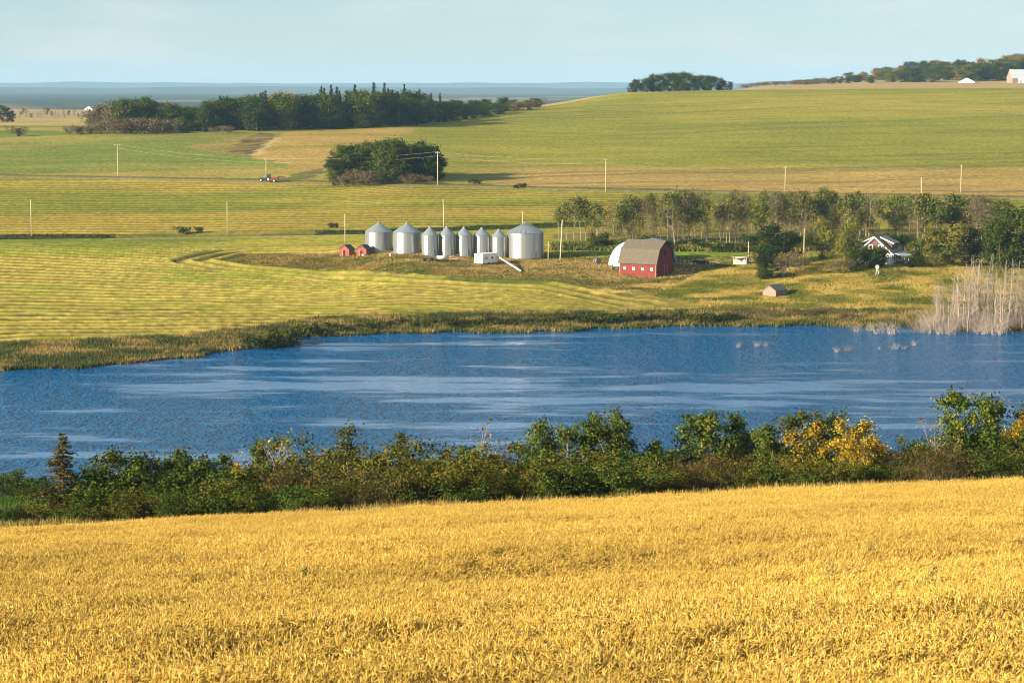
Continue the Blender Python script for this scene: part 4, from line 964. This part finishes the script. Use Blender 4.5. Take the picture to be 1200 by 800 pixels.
# poplar row behind the barn
q = np.random.default_rng(15); rowp = []
tops = ([650, 680, 700, 760, 800, 860, 920, 960, 1000, 1060, 1100, 1160, 1190], [236, 230, 232, 226, 221, 220, 223, 218, 222, 226, 224, 229, 236])
for i in range(112):
    x = 700 + (1172 - 700) * np.clip((i + q.normal() * 2.6) / 111, 0, 1); Y = 690 + 46 * q.uniform(0, 1) ** 1.2
    rowp.append((x, Y, np.interp(x, *tops) + 24 * q.uniform(0, 1) ** 2.2))
for x, Y, top in [(655, 700, 240), (664, 704, 236), (672, 700, 231), (681, 699, 229), (686, 706, 233)]: rowp.append((x, Y, top))
for x, Y, top in rowp:
    bare = q.uniform() < (.15 if x < 692 else .6 if x < 760 or 800 < x < 850 or x > 1130 else .35)
    k = 'thinpoplar' if bare else 'poplar'
    if x < 692: lab, g = 'leafy poplar in the little stand detached from the row behind the barn', 'poplars in the detached little stand'
    elif bare: lab, g = 'thin grey poplar with sparse dry twigs in the row behind the barn', 'sparse grey poplars in the row behind the barn'
    elif x < 840: lab, g = 'green topped pale stemmed poplar in the row directly behind the barn', 'green poplars behind the barn'
    else: lab, g = 'green topped pale stemmed poplar in the row behind the farmhouse', 'green poplars behind the farmhouse'
    plant_px(k, x, Y, top, lab, 'poplar', g, q.uniform(.95, 1.35) if not bare else 1.15, sink=.2)
for i in range(44):
    x = 698 + 475 * (i + q.uniform(-.5, .5)) / 43; X, Y, z = at_Y(x, 692 + 30 * q.uniform())
    plant('thinpoplar', (X, Y, z - .2), q.uniform(6, 9.5), 'short brownish poplar, half grown, between the taller stems of the row', 'poplar', 'half grown poplars of the row', 1.5)
# undergrowth below the poplars
for i in range(46):
    x = 664 + (1170 - 664) * (i + q.uniform(-.4, .4)) / 45; Y = q.uniform(684, 694)
    X, _, z = at_Y(x, Y); plant('bush' if q.uniform() < .35 else 'lightbush', (X, Y, z - .3), q.uniform(2.4, 5.0) * (1 if x > 690 else .6), 'leafy green bush in the undergrowth at the foot of the poplar row', 'bush', 'undergrowth below the poplar row', 1.2)
# trees round the farmhouse: px, Y, top, kind, wide, label
for px_, Y, top, k, wd, lab in [
 (902, 655, 262, 'dark', 1.35, 'dark green broad tree beside the tumbledown shack'), (893, 648, 288, 'dark', 1.1, 'short dark tree on the shack side of the broad dark one'), (928, 662, 270, 'green', 1.1, 'green tree between the broad dark tree and the lane'),
 (935, 644, 291, 'brush', 1.0, 'dark reddish bush beside the farm lane'), (918, 634, 297, 'brush', 1.1, 'brown bare brush in front of the broad dark tree'), (895, 632, 311, 'dark', 1.6, 'very low dark shrub at the shack'),
 (970, 664, 256, 'yellowgreen', 1.05, 'yellow green tree right of the farm lane'), (992, 652, 262, 'yellowgreen', 1.05, 'olive green tree rising left of the farmhouse gable'), (985, 634, 300, 'brush', 1.2, 'olive brown brush at the bank edge left of the farmhouse'), (998, 634, 292, 'green', .7, 'slim green bush overlapping the farmhouse bank'),
 (1004, 640, 287, 'dark', .8, 'dark narrow tree touching the farmhouse gable'), (1017, 639, 287, 'dark', 1.15, 'dark leafy bush covering the farmhouse gable wall'), (1031, 639, 288, 'dark', 1.0, 'dark leafy bush covering the right part of the gable wall'),
 (1056, 632, 313, 'brush', 1.5, 'low brown shrub on the grass below the porch'), (1073, 641, 299, 'dark', 1.5, 'dark rounded shrub at the porch corner'), (1078, 652, 292, 'dark', 1.2, 'dark shrub behind the porch end'),
 (1111, 650, 261, 'yellowgreen', 1.5, 'broad yellow green tree right of the farmhouse'), (1095, 647, 266, 'yellowgreen', .95, 'yellow tinged half of the tree clump nearest the porch'), (1138, 653, 265, 'dark', 1.2, 'dark green tree on the right flank of the broad yellow green tree'),
 (1183, 650, 243, 'green', 1.3, 'tall green tree behind the bare dead grove'), (1172, 645, 256, 'green', .9, 'shorter green tree in front of the tall one behind the dead grove'), (1204, 648, 247, 'green', 1.0, 'green tree at the right edge behind the dead grove'), (1165, 660, 270, 'dark', .8, 'dark green tree filling the gap behind the dead grove')]:
    if k == 'dark' and top > 286: k = 'bush'
    plant_px(k, px_, Y, top, lab, 'tree' if top < 285 else 'bush', 'trees and bushes round the farmhouse', wd, hmin=1.5, sink=.3)

# dead grove in the lake edge, drowned shrubs
q = np.random.default_rng(23)
for i in range(64):
    x = 1096 + 150 * (i + q.uniform(-.5, .5)) / 63; Y = q.uniform(548, 572)
    top = np.interp(x, [1090, 1110, 1130, 1150, 1170, 1200, 1260], [335, 312, 302, 294, 300, 306, 300]) + 30 * q.uniform(0, 1) ** 1.6
    plant_px('dead', x, Y, top, 'bare grey dead tree in the drowned grove at the lake corner', 'dead tree', 'dead trees of the drowned grove', 1.0 + q.uniform(0, .5), sink=.2)
for i in range(44):
    x = 1078 + 150 * (i + q.uniform(-.5, .5)) / 43; Y = q.uniform(543, 562); X, _, z = at_Y(x, Y)
    plant('deadbrush', (X, Y, max(z, -.3) - .1), q.uniform(2.6, 5.5), 'pale leafless brush at the foot of the drowned grove', 'dead shrub', 'leafless brush below the drowned grove', 1.25)
for i, (x, b, h, lab) in enumerate([(1030, 391, 3.4, 'dense pale drowned shrub standing in the lake, largest of all'), (1044, 391.5, 4.0, 'tall half of the dense pale drowned shrub in the lake'), (1019, 388, 2.2, 'small pale drowned twigs touching the largest lake shrub'), (1003, 389, 2.5, 'pale drowned shrub close to shore, left of the largest lake shrub'),
    (886, 406, 1.7, 'sparse drowned twigs far out in the lake, second clump from the left'), (897, 406, 1.4, 'sparse drowned twigs touching the second far clump'), (865, 407, 1.6, 'lone drowned twig clump farthest left in the lake'), (980, 413, 1.7, 'drowned twig clump in open water, left of two nearest the camera'), (993, 412, 2.0, 'drowned twig clump in open water, right of two nearest the camera'),
    (1049, 409, 1.9, 'drowned twigs in the water below the largest lake shrub'), (1060, 409, 1.3, 'few drowned twigs just right of those below the largest shrub'), (1071, 405, 1.6, 'thin drowned twigs out from the dead grove'), (1030, 409, 1.0, 'few thin drowned stems between two twig clumps')]):
    X, Y, z = at_water(x, b); plant('deadbrush', (X, Y, -.25), h, lab, 'drowned shrub', 'drowned shrubs in the lake', 1.0 if i > 3 else 1.3)

# rounded clump in mid field
q = np.random.default_rng(31)
for i in range(30):
    t = (i + q.uniform(-.4, .4)) / 29; x = 388 + 130 * t; Y = 938 + q.uniform(-10, 26)
    top = np.interp(x, [384, 400, 430, 465, 495, 515, 524], [185, 169, 165, 161, 165, 171, 186]) + 13 * q.uniform(0, 1) ** 2
    plant_px('green' if x < 486 else 'dark', x, Y, top, 'dense green tree in the rounded clump standing in the middle fields', 'tree', 'trees of the rounded clump', 1.0, sink=.3)
for x, top in ((402, 205), (414, 202), (424, 198), (433, 203), (475, 206), (487, 203), (500, 206)):
    plant_px('brush', x, 924, top, 'brown bush along the front of the rounded tree clump', 'bush', 'brown bushes fronting the rounded clump', 1.6, hmin=2)

# long tree line on the left ridge
q = np.random.default_rng(37)
bx = [60, 100, 200, 300, 400, 480, 560, 640]; by = [157, 157, 155.5, 155, 153, 148, 140, 126]
tx = [104, 120, 140, 170, 195, 225, 260, 300, 330, 350, 400, 440, 480, 520, 545, 575, 600, 636]; ty = [134, 122, 114, 113, 119, 121, 112, 111, 108, 110, 105, 103, 106, 116, 117, 115, 112, 115]
for i in range(150):
    x = 108 + (634 - 108) * (i + q.uniform(-.5, .5)) / 149; bpy_ = np.interp(x, bx, by); back = q.integers(0, 3)
    Y = at(x, bpy_ - .3, 1000, 1700)[1] + back * 22 + q.uniform(0, 16) if x < 560 else 1400 + (x - 560) * 2.2 + back * 20
    top = np.interp(x, tx, ty) + q.uniform(0, 10) * (1.7 if back == 0 else .8)
    sprucey = (250 < x < 262 or 300 < x < 312 or 370 < x < 520) and back > 0 and q.uniform() < .55
    if sprucey: k, lab, g, wd = 'spruce', 'pointed dark spruce rising out of the long tree line', 'spruces of the long tree line', 1.15; top -= q.uniform(3, 9)
    elif 308 < x < 352 and q.uniform() < .55: k = 'orange' if 322 < x < 350 else 'yellow'; lab, g, wd = 'yellow or orange autumn tree in the long tree line', 'autumn trees of the long tree line', .85
    elif 100 < x < 145 and q.uniform() < .3 or x > 596 and q.uniform() < .5: k, lab, g, wd = 'brush', 'thin brownish tree at an end of the long tree line', 'brownish trees ending the long tree line', 1.2
    else: k = 'green' if q.uniform() < (.6 if x < 300 else .35) else 'dark'; lab, g, wd = 'dark green broadleaf tree in the long tree line', 'broadleaf trees of the long tree line', 1.1 if x < 480 else 1.6
    plant_px(k, x, Y, top, lab, 'tree', g, wd, hmin=6, sink=.3)
for i in range(20):
    x = 88 + (200 - 88) * (i + q.uniform(-.4, .4)) / 19; plant_px('brush', x, at(x, 156.5, 1000, 1700)[1] - 6, np.interp(x, [88, 110, 150, 185, 205], [146, 142, 136, 134, 146]) + q.uniform(0, 5), 'bare brown bush along the foot of the long tree line', 'bush', 'brown bushes at the foot of the tree line', 1.5, hmin=3)
for x, top in ((250, 148), (262, 147), (270, 149), (222, 140), (213, 137)):
    plant_px('green' if x > 205 and x < 230 else 'brush', x, at(x, 155.4, 1000, 1700)[1] - 10, top, 'low bush standing out before the long tree line', 'bush', 'low bushes before the tree line', 1.5, hmin=3)
# lone bush and stragglers at left
plant_px('brush', 21, 1247, 147.5, 'dark lone bush standing in the open field left of the tree line', 'bush', None, 1.7, hmin=4); plant_px('dark', 23, 1250, 150, 'dark core of the lone field bush', 'bush', None, 1.5, hmin=3)
plant_px('brush', 82, 1250, 148, 'dark brush patch just left of the brown bushes', 'bush', None, 1.6, hmin=3); plant_px('dark', 94, 1250, 149, 'small dark evergreen bush just left of the brown bushes', 'bush', None, 1.3, hmin=3); plant_px('dark', 107, 1251, 150.5, 'smallest dark bush at the foot of the brown bushes', 'bush', None, 1.2, hmin=2.5)
for x, top in ((-8, 126), (2, 123), (9, 126), (14, 130)): plant_px('dark', x, 1540, top, 'dark tree in the small clump at the left edge beyond the fields', 'tree', 'small clump at the left edge', 1.0, hmin=6)
for i in range(20):
    x = 22 + (104 - 22) * i / 19 + q.uniform(-2, 2); plant_px('thinpoplar' if q.uniform() < .65 else 'poplar', x, 1560 + q.uniform(0, 30), 128 + q.uniform(-3, 6), 'thin straggling tree in the sparse row before the pale far field', 'tree', 'sparse row before the pale far field', .9, hmin=5)
# dome of trees on the hill crest
for i in range(24):
    x = 738 + 116 * (i + q.uniform(-.4, .4)) / 23; Y = 1716 + q.uniform(-6, 34)
    top = np.interp(x, [733, 745, 760, 790, 815, 840, 858], [100, 92, 87, 82.5, 84, 88, 96]) + 5 * q.uniform(0, 1) ** 2
    plant_px('green' if q.uniform() < .5 else 'dark', x, Y, top, 'green tree in the dome shaped grove alone on the hill crest', 'tree', 'trees of the crest grove', 1.15, hmin=5, sink=.5)
# hilltop woods at right
for i in range(120):
    x = 930 + (1290 - 930) * (i + q.uniform(-.5, .5)) / 119; back = q.integers(0, 4); Y = 2285 + back * 75 + q.uniform(0, 40)
    top = np.interp(x, [900, 930, 960, 1000, 1040, 1070, 1110, 1150, 1200, 1300], [100, 95, 88, 81, 77, 71, 70, 67, 61, 56]) + (3 - back) * 2.5 + q.uniform(0, 4)
    r_ = q.uniform(); k = 'orange' if r_ < .08 else 'yellowgreen' if r_ < .3 else 'brush' if r_ < .42 and x < 1050 else 'spruce' if r_ > .9 and back > 1 and x > 1100 else 'green' if r_ < .68 else 'dark'
    lab = {'orange': 'rust coloured autumn tree in the hilltop woods', 'yellowgreen': 'yellow green tree in the hilltop woods', 'brush': 'brown scrubby tree in the thin end of the hilltop woods', 'spruce': 'pointed spruce on the skyline of the hilltop woods'}.get(k, 'dark green tree in the hilltop woods')
    plant_px(k, x, Y, top, lab, 'tree', lab.split(' in ')[0].split(' on ')[0] + 's of the hilltop woods', 1.75 if k != 'spruce' else 1.1, hmin=5, sink=.5)
for i in range(26):
    x = 872 + 90 * (i + q.uniform(-.5, .5)) / 25; plant_px('brush', x, 2250 + q.uniform(0, 90), np.interp(x, [870, 900, 930, 965], [102, 99, 95, 90]) + q.uniform(0, 3), 'low brown scrub tapering off the hilltop woods', 'bush', 'brown scrub of the hilltop', 2.0, hmin=4)

# small field bushes and ditch tufts
for px_, py_, h, lab in ((216, 273.5, 2.4, 'small green bush beside the ditch between two poles'), (235, 273.5, 1.9, 'smaller bush beside the ditch near the pole'), (392, 268, 1.8, 'small bush on the field edge near the sheds pole'), (556, 216, 2.2, 'small dark bush on the road verge right of the tree clump'), (612, 220, 1.8, 'low dark bush on the road verge under the hill'), (604, 221, 1.4, 'tiny bush on the road verge under the hill')):
    X, Y, z = at(px_, py_); plant('shorebush', (X, Y, z - .1), h, lab, 'bush', 'small bushes along field edges', 1.3)

q = np.random.default_rng(6)
for s_, lab, g in ((1, 'dark shrub continuing the lakeside row past the right end of the view', 'shrubs past the right end of the row'), (-1, 'dark shrub continuing the lakeside row past the left end of the view', 'shrubs past the left end of the row')):
    for i in range(14):
        xx = 1245 + i * 17 + q.uniform(-5, 5) if s_ > 0 else -95 - i * 17 + q.uniform(-5, 5)
        plant_px(('fgreenshrub', 'fwillow', 'faspen')[i % 3], xx, q.uniform(145, 158), (508 if s_ > 0 else 560) + q.uniform(-25, 18), lab, 'shrub', g, 1.15, sink=.1)
# ------------------------------------------------------------------ grass, reeds (uncountable)
def tufts(name, mask, n, hgt, wid, cols, blades=4, seed=1, weight=None):
    q = np.random.default_rng(seed); ii = np.flatnonzero(mask.ravel())
    w = None
    if weight is not None: w = weight.ravel()[ii]; w = w / w.sum()
    k = q.choice(ii, n, p=w); X = XG.ravel()[k] + q.uniform(-.6, .6, n); Y = YG.ravel()[k] + q.uniform(-.4, .4, n); Z = ZG.ravel()[k]
    V = []; Cc = []; ca = np.asarray(cols); nz_ = fbm(X / 8, Y / 6, seed + 3); ci = np.clip((nz_ * 1.9 - .45 + q.normal(size=n) * .11) * len(ca), 0, len(ca) - 1).astype(int)
    hh = hgt * q.uniform(.5, 1.25, n) * (.6 + .8 * fbm(X / 5, Y / 5, seed + 8))
    for b in range(blades):
        a = q.uniform(0, 6.283, n); r = wid * q.uniform(.1, .7, n); bx_ = X + np.cos(a) * r; by_ = Y + np.sin(a) * r; ln = q.uniform(.1, .5, n) * hh; t_ = q.uniform(0, 6.283, n); pw = wid * .35
        v = np.stack([np.stack([bx_ - np.sin(t_) * pw, by_ + np.cos(t_) * pw, Z - .1], -1), np.stack([bx_ + np.sin(t_) * pw, by_ - np.cos(t_) * pw, Z - .1], -1), np.stack([bx_ + np.cos(a) * ln, by_ + np.sin(a) * ln, Z + hh], -1)], 1)
        V.append(v.reshape(-1, 3)); Cc.append(np.repeat(ca[ci] * q.uniform(.75, 1.25, (n, 1)), 3, 0))
    V = np.concatenate(V); o = bpy.data.objects.new(name, np_mesh(name, V, np.arange(len(V)).reshape(-1, 3), M['straw'], np.concatenate(Cc))); COL.objects.link(o); return tag(o, kind='stuff')
inview = (PXG > -60) & (PXG < 1260)
TAN = [(.10, .12, .02), (.17, .17, .028), (.31, .245, .05), (.44, .33, .09)]
bankm = inview & (PXG > 800 - (PYG - 330) * 2) & (PYG > 306) & (YG < 662) & (ZG > .6) & ~f1 & (YG > 500)
tufts('bank_grass', bankm, 95000, .40, .42, TAN, 4, 3)
shorem = inview & (ZG > -.12) & (ZG < 1.7) & (YG > 440) & (YG < 640) & ~f1
tufts('shore_reeds', shorem, 42000, .95, .45, [(.06, .075, .02), (.10, .10, .026), (.17, .14, .04), (.30, .21, .07)], 4, 4)
tufts('yard_grass', inview & island & (YG < 700) & (PXG > 255), 40000, .30, .42, [(.09, .115, .02), (.16, .13, .03), (.26, .19, .05), (.36, .25, .085)], 3, 5)
ud = inview & (YG > 684) & (YG < 700) & (PXG > 650) & (PXG < 1180)
tufts('undergrowth_grass', ud, 7000, 1.2, .8, [(.07, .10, .022), (.12, .13, .03), (.20, .17, .05)], 4, 6)
tufts('slope_grass', (YG > 131) & (YG < 230) & (PXG > -60) & (PXG < 130), 16000, .5, .25, [(.05, .10, .018), (.07, .12, .02), (.10, .13, .03)], 4, 7)
tufts('wheat_margin_grass', (YG > 126) & (YG < 142) & inview, 9000, .85, .22, [(.10, .11, .03), (.22, .17, .05), (.32, .22, .07)], 4, 8)
tufts('ditch_grass', ditchm & inview & (dd < 2.0) & ((PXG < 135) | (PXG > 370)), 5000, .4, .6, [(.04, .06, .018), (.055, .07, .02)], 4, 10)

# ------------------------------------------------------------------ the standing wheat
def wheat_patch(seed, n, size=.62):
    q = np.random.default_rng(seed); V = []; F = []; Cc = []
    def addp(v, f, c): o = len(V); V.extend(v); F.extend([tuple(i + o for i in t_) for t_ in f]); Cc.extend([c] * len(v))
    for i in range(n):
        x, y = q.uniform(-size / 2, size / 2, 2); h = q.normal(.78, .085); az = q.normal(.9, .9); ln = q.uniform(.04, .22); dx, dy = math.cos(az), math.sin(az)
        g = q.uniform(.72, 1.2); hc = np.array([(.56, .365, .07), (.61, .41, .085), (.50, .31, .055), (.63, .44, .115)][q.integers(0, 4)]) * g * .95; stc = np.array((.30, .19, .05)) * g
        tip = np.array((x + dx * ln, y + dy * ln, h)); sx, sy = -dy * .004, dx * .004
        addp([(x - sx, y - sy, .25), (x + sx, y + sy, .25), tuple(tip + (sx, sy, 0)), tuple(tip - (sx, sy, 0))], [(0, 1, 2, 3)], stc)
        # nodding head: 4-sided spindle bent over
        bend = q.uniform(-.4, 1.6); L_ = q.uniform(.085, .125); d0 = np.array((dx * math.cos(1.2 - bend), dy * math.cos(1.2 - bend), math.sin(1.2 - bend))); sd = np.array((-dy, dx, 0)); upv = np.cross(sd, d0); w = .0115
        m0 = tip; m1 = tip + d0 * L_ * .35; m2 = tip + d0 * L_ * .75; m3 = tip + d0 * L_ * 1.05; v = [tuple(m0)]
        for mm, ww in ((m1, w), (m2, w * .85)): v += [tuple(mm + sd * ww), tuple(mm + upv * ww), tuple(mm - sd * ww), tuple(mm - upv * ww)]
        v.append(tuple(m3)); f = [(0, 1 + k, 1 + (k + 1) % 4) for k in range(4)] + [(1 + k, 5 + k, 5 + (k + 1) % 4) for k in range(4)] + [(1 + k, 5 + (k + 1) % 4, 1 + (k + 1) % 4) for k in range(4)] + [(9, 5 + (k + 1) % 4, 5 + k) for k in range(4)]
        addp(v, f, hc)
        for k in range(5):
            b = m0 + d0 * L_ * q.uniform(.2, .9); e = b + (d0 * 1.0 + q.normal(size=3) * .26) * q.uniform(.06, .10); o = sd * .0016 if k % 2 else upv * .0016; addp([tuple(b - o), tuple(b + o), tuple(e)], [(0, 1, 2)], hc * 1.12)
        if q.uniform() < .5:
            zb = q.uniform(.35, .65); a2 = q.uniform(0, 6.28); e = np.array((x + math.cos(a2) * .16, y + math.sin(a2) * .16, zb + q.uniform(-.05, .1))); addp([(x, y, zb - .01), (x, y, zb + .012), tuple(e)], [(0, 1, 2)], stc * .9)
    me = bpy.data.meshes.new('wheat'); me.from_pydata(V, [], F); a = me.color_attributes.new('Col', 'FLOAT_COLOR', 'POINT'); c = np.ones((len(V), 4), np.float32); c[:, :3] = np.array(Cc); a.data.foreach_set('color', c.ravel()); me.materials.append(M['wheat']); me.update(); return me
M['wheat'] = leafmat('ripe_wheat', .18, 0.0)
_t = M['wheat'].node_tree; _a = _t.nodes.new('ShaderNodeAttribute'); _a.attribute_type = 'INSTANCER'; _a.attribute_name = 'wtint'
_v = _t.nodes.new('ShaderNodeVectorMath'); _v.operation = 'SCALE'; _src = _t.nodes['Principled BSDF'].inputs['Base Color'].links[0].from_socket
_t.links.new(_src, _v.inputs[0]); _t.links.new(_a.outputs['Fac'], _v.inputs['Scale'])
for _n in (_t.nodes['Principled BSDF'].inputs['Base Color'], _t.nodes['Translucent BSDF'].inputs['Color']): _t.links.new(_v.outputs[0], _n)
src_c = bpy.data.collections.new('wheat_plants')
for s in range(6): src_c.objects.link(bpy.data.objects.new('wheat_plants', wheat_patch(200 + s, 84)))
q = np.random.default_rng(77); pts = []
Y = 17.0
while Y < 129.5:
    hw = (Y * .232 + 15); nx = int(2 * hw / .5); xs = -hw + (np.arange(nx) + q.uniform(-.35, .35, nx)) * .5; pts.append(np.stack([xs, np.full(nx, Y) + q.uniform(-.22, .22, nx)], -1)); Y += .5
pts = np.concatenate(pts)
edge = 127.5 + (fbm(pts[:, 0] / 3, pts[:, 0] * 0, 91) - .5) * 2.4; pts = pts[pts[:, 1] < edge]
z = np.array([H(a, b) for a, b in pts]); lod = fbm(pts[:, 0] / 2.6, pts[:, 1] / 3.2, 92, 3); big = fbm(pts[:, 0] / 9, pts[:, 1] / 14, 93, 3)
me = bpy.data.meshes.new('wheat'); me.from_pydata(np.column_stack([pts, z]).tolist(), [], []); npt = len(pts)
az = 6.28 * (fbm(pts[:, 0] / 8, pts[:, 1] / 8, 94) - .5) + q.normal(size=npt) * .5
tilt = .06 + .42 * smooth01(.42, .72, fbm(pts[:, 0] / 1.6, pts[:, 1] / 2.2, 97, 3))
rot = np.stack([tilt * np.cos(az * 2), tilt * np.sin(az * 2), az], -1)
at_ = me.attributes.new('wrot', 'FLOAT_VECTOR', 'POINT'); at_.data.foreach_set('vector', rot.astype(np.float32).ravel())
scl = np.stack([np.full(npt, 1.0)] * 2 + [.74 + .22 * big + .36 * (lod - .5) + q.normal(size=npt) * .03], -1)
at_ = me.attributes.new('wscl', 'FLOAT_VECTOR', 'POINT'); at_.data.foreach_set('vector', scl.astype(np.float32).ravel())
at_ = me.attributes.new('wtint', 'FLOAT', 'POINT'); tint = .80 + .44 * fbm(pts[:, 0] / 7, pts[:, 1] / 10, 98, 4) + .30 * (fbm(pts[:, 0] / 1.3, pts[:, 1] / 1.8, 99, 3) - .5); at_.data.foreach_set('value', tint.astype(np.float32))
wheat = bpy.data.objects.new('wheat_field', me); COL.objects.link(wheat); tag(wheat, kind='stuff')
ng = bpy.data.node_groups.new('wheat_field', 'GeometryNodeTree'); ng.interface.new_socket('Geometry', in_out='INPUT', socket_type='NodeSocketGeometry'); ng.interface.new_socket('Geometry', in_out='OUTPUT', socket_type='NodeSocketGeometry')
gi = ng.nodes.new('NodeGroupInput'); go = ng.nodes.new('NodeGroupOutput'); iop = ng.nodes.new('GeometryNodeInstanceOnPoints'); ci = ng.nodes.new('GeometryNodeCollectionInfo')
ci.inputs['Collection'].default_value = src_c; ci.inputs['Separate Children'].default_value = True; ci.inputs['Reset Children'].default_value = True
iop.inputs['Pick Instance'].default_value = True
def named(n, ty): a = ng.nodes.new('GeometryNodeInputNamedAttribute'); a.data_type = ty; a.inputs[0].default_value = n; return a
nr_, ns_ = named('wrot', 'FLOAT_VECTOR'), named('wscl', 'FLOAT_VECTOR'); er = ng.nodes.new('FunctionNodeEulerToRotation')
gl = ng.links.new; gl(gi.outputs[0], iop.inputs['Points']); gl(ci.outputs[0], iop.inputs['Instance']); gl(nr_.outputs[0], er.inputs[0]); gl(er.outputs[0], iop.inputs['Rotation']); gl(ns_.outputs[0], iop.inputs['Scale']); gl(iop.outputs[0], go.inputs[0])
md = wheat.modifiers.new('wheat', 'NODES'); md.node_group = ng
# green weeds standing in the wheat
for i, (px_, py_, h, lab) in enumerate(((357, 700, 1.0, 'small green weed poking out of the wheat, left of the middle'), (973, 705, 1.15, 'pale tall grass weed leaning in the wheat, middle of three on the right'), (1092, 715, 1.15, 'pale seedy grass weed standing in the wheat near the right edge'), (1018, 672, 1.1, 'greenish weed in the wheat farther back than the other pale weeds'))):
    X, Y, z = at(px_, py_ + 14, 20, 127); b = MB(); qq = np.random.default_rng(300 + i)
    o = empty('wheat_weed', (X, Y, z), 0, lab, 'weed', 'weeds in the wheat')
    for k in range(3): e = qq.normal(size=2) * .09; b.tube([(0, 0, 0), (e[0] * .4, e[1] * .4, h * .6), (e[0], e[1], h * qq.uniform(.9, 1.05))], [.006, .005, .003], 4)
    b.build('stem', mat('weed_stem', (.22, .22, .06), .8), o)
    pp = np.stack([qq.normal(size=90) * .05, qq.normal(size=90) * .05, qq.uniform(h * .68, h * 1.04, 90)], -1); child('seed_head', leaves('seed_head', pp, .05, np.tile(((.10, .15, .03) if i == 0 else (.30, .27, .09),), (90, 1)), M['straw']), o)
# ------------------------------------------------------------------ air between here and the far hills
HAZE = 0.000041
me = bpy.data.meshes.new('haze'); x0, x1, y0, y1, z0, z1 = -13500, 13500, -500, 28900, -6.0, 220.0
me.from_pydata([(x0, y0, z0), (x1, y0, z0), (x1, y1, z0), (x0, y1, z0), (x0, y0, z1), (x1, y0, z1), (x1, y1, z1), (x0, y1, z1)], [], [(0, 3, 2, 1), (4, 5, 6, 7), (0, 1, 5, 4), (1, 2, 6, 5), (2, 3, 7, 6), (3, 0, 4, 7)])
hz = bpy.data.objects.new('haze', me); COL.objects.link(hz); tag(hz, kind='stuff')
hm = bpy.data.materials.new('haze_air'); hm.use_nodes = True; t = hm.node_tree; t.nodes.clear()
o_ = t.nodes.new('ShaderNodeOutputMaterial'); pv = t.nodes.new('ShaderNodeVolumePrincipled'); pv.inputs['Color'].default_value = (.45, .74, 1.0, 1); pv.inputs['Density'].default_value = HAZE; pv.inputs['Anisotropy'].default_value = 0.0
t.links.new(pv.outputs[0], o_.inputs['Volume']); me.materials.append(hm)
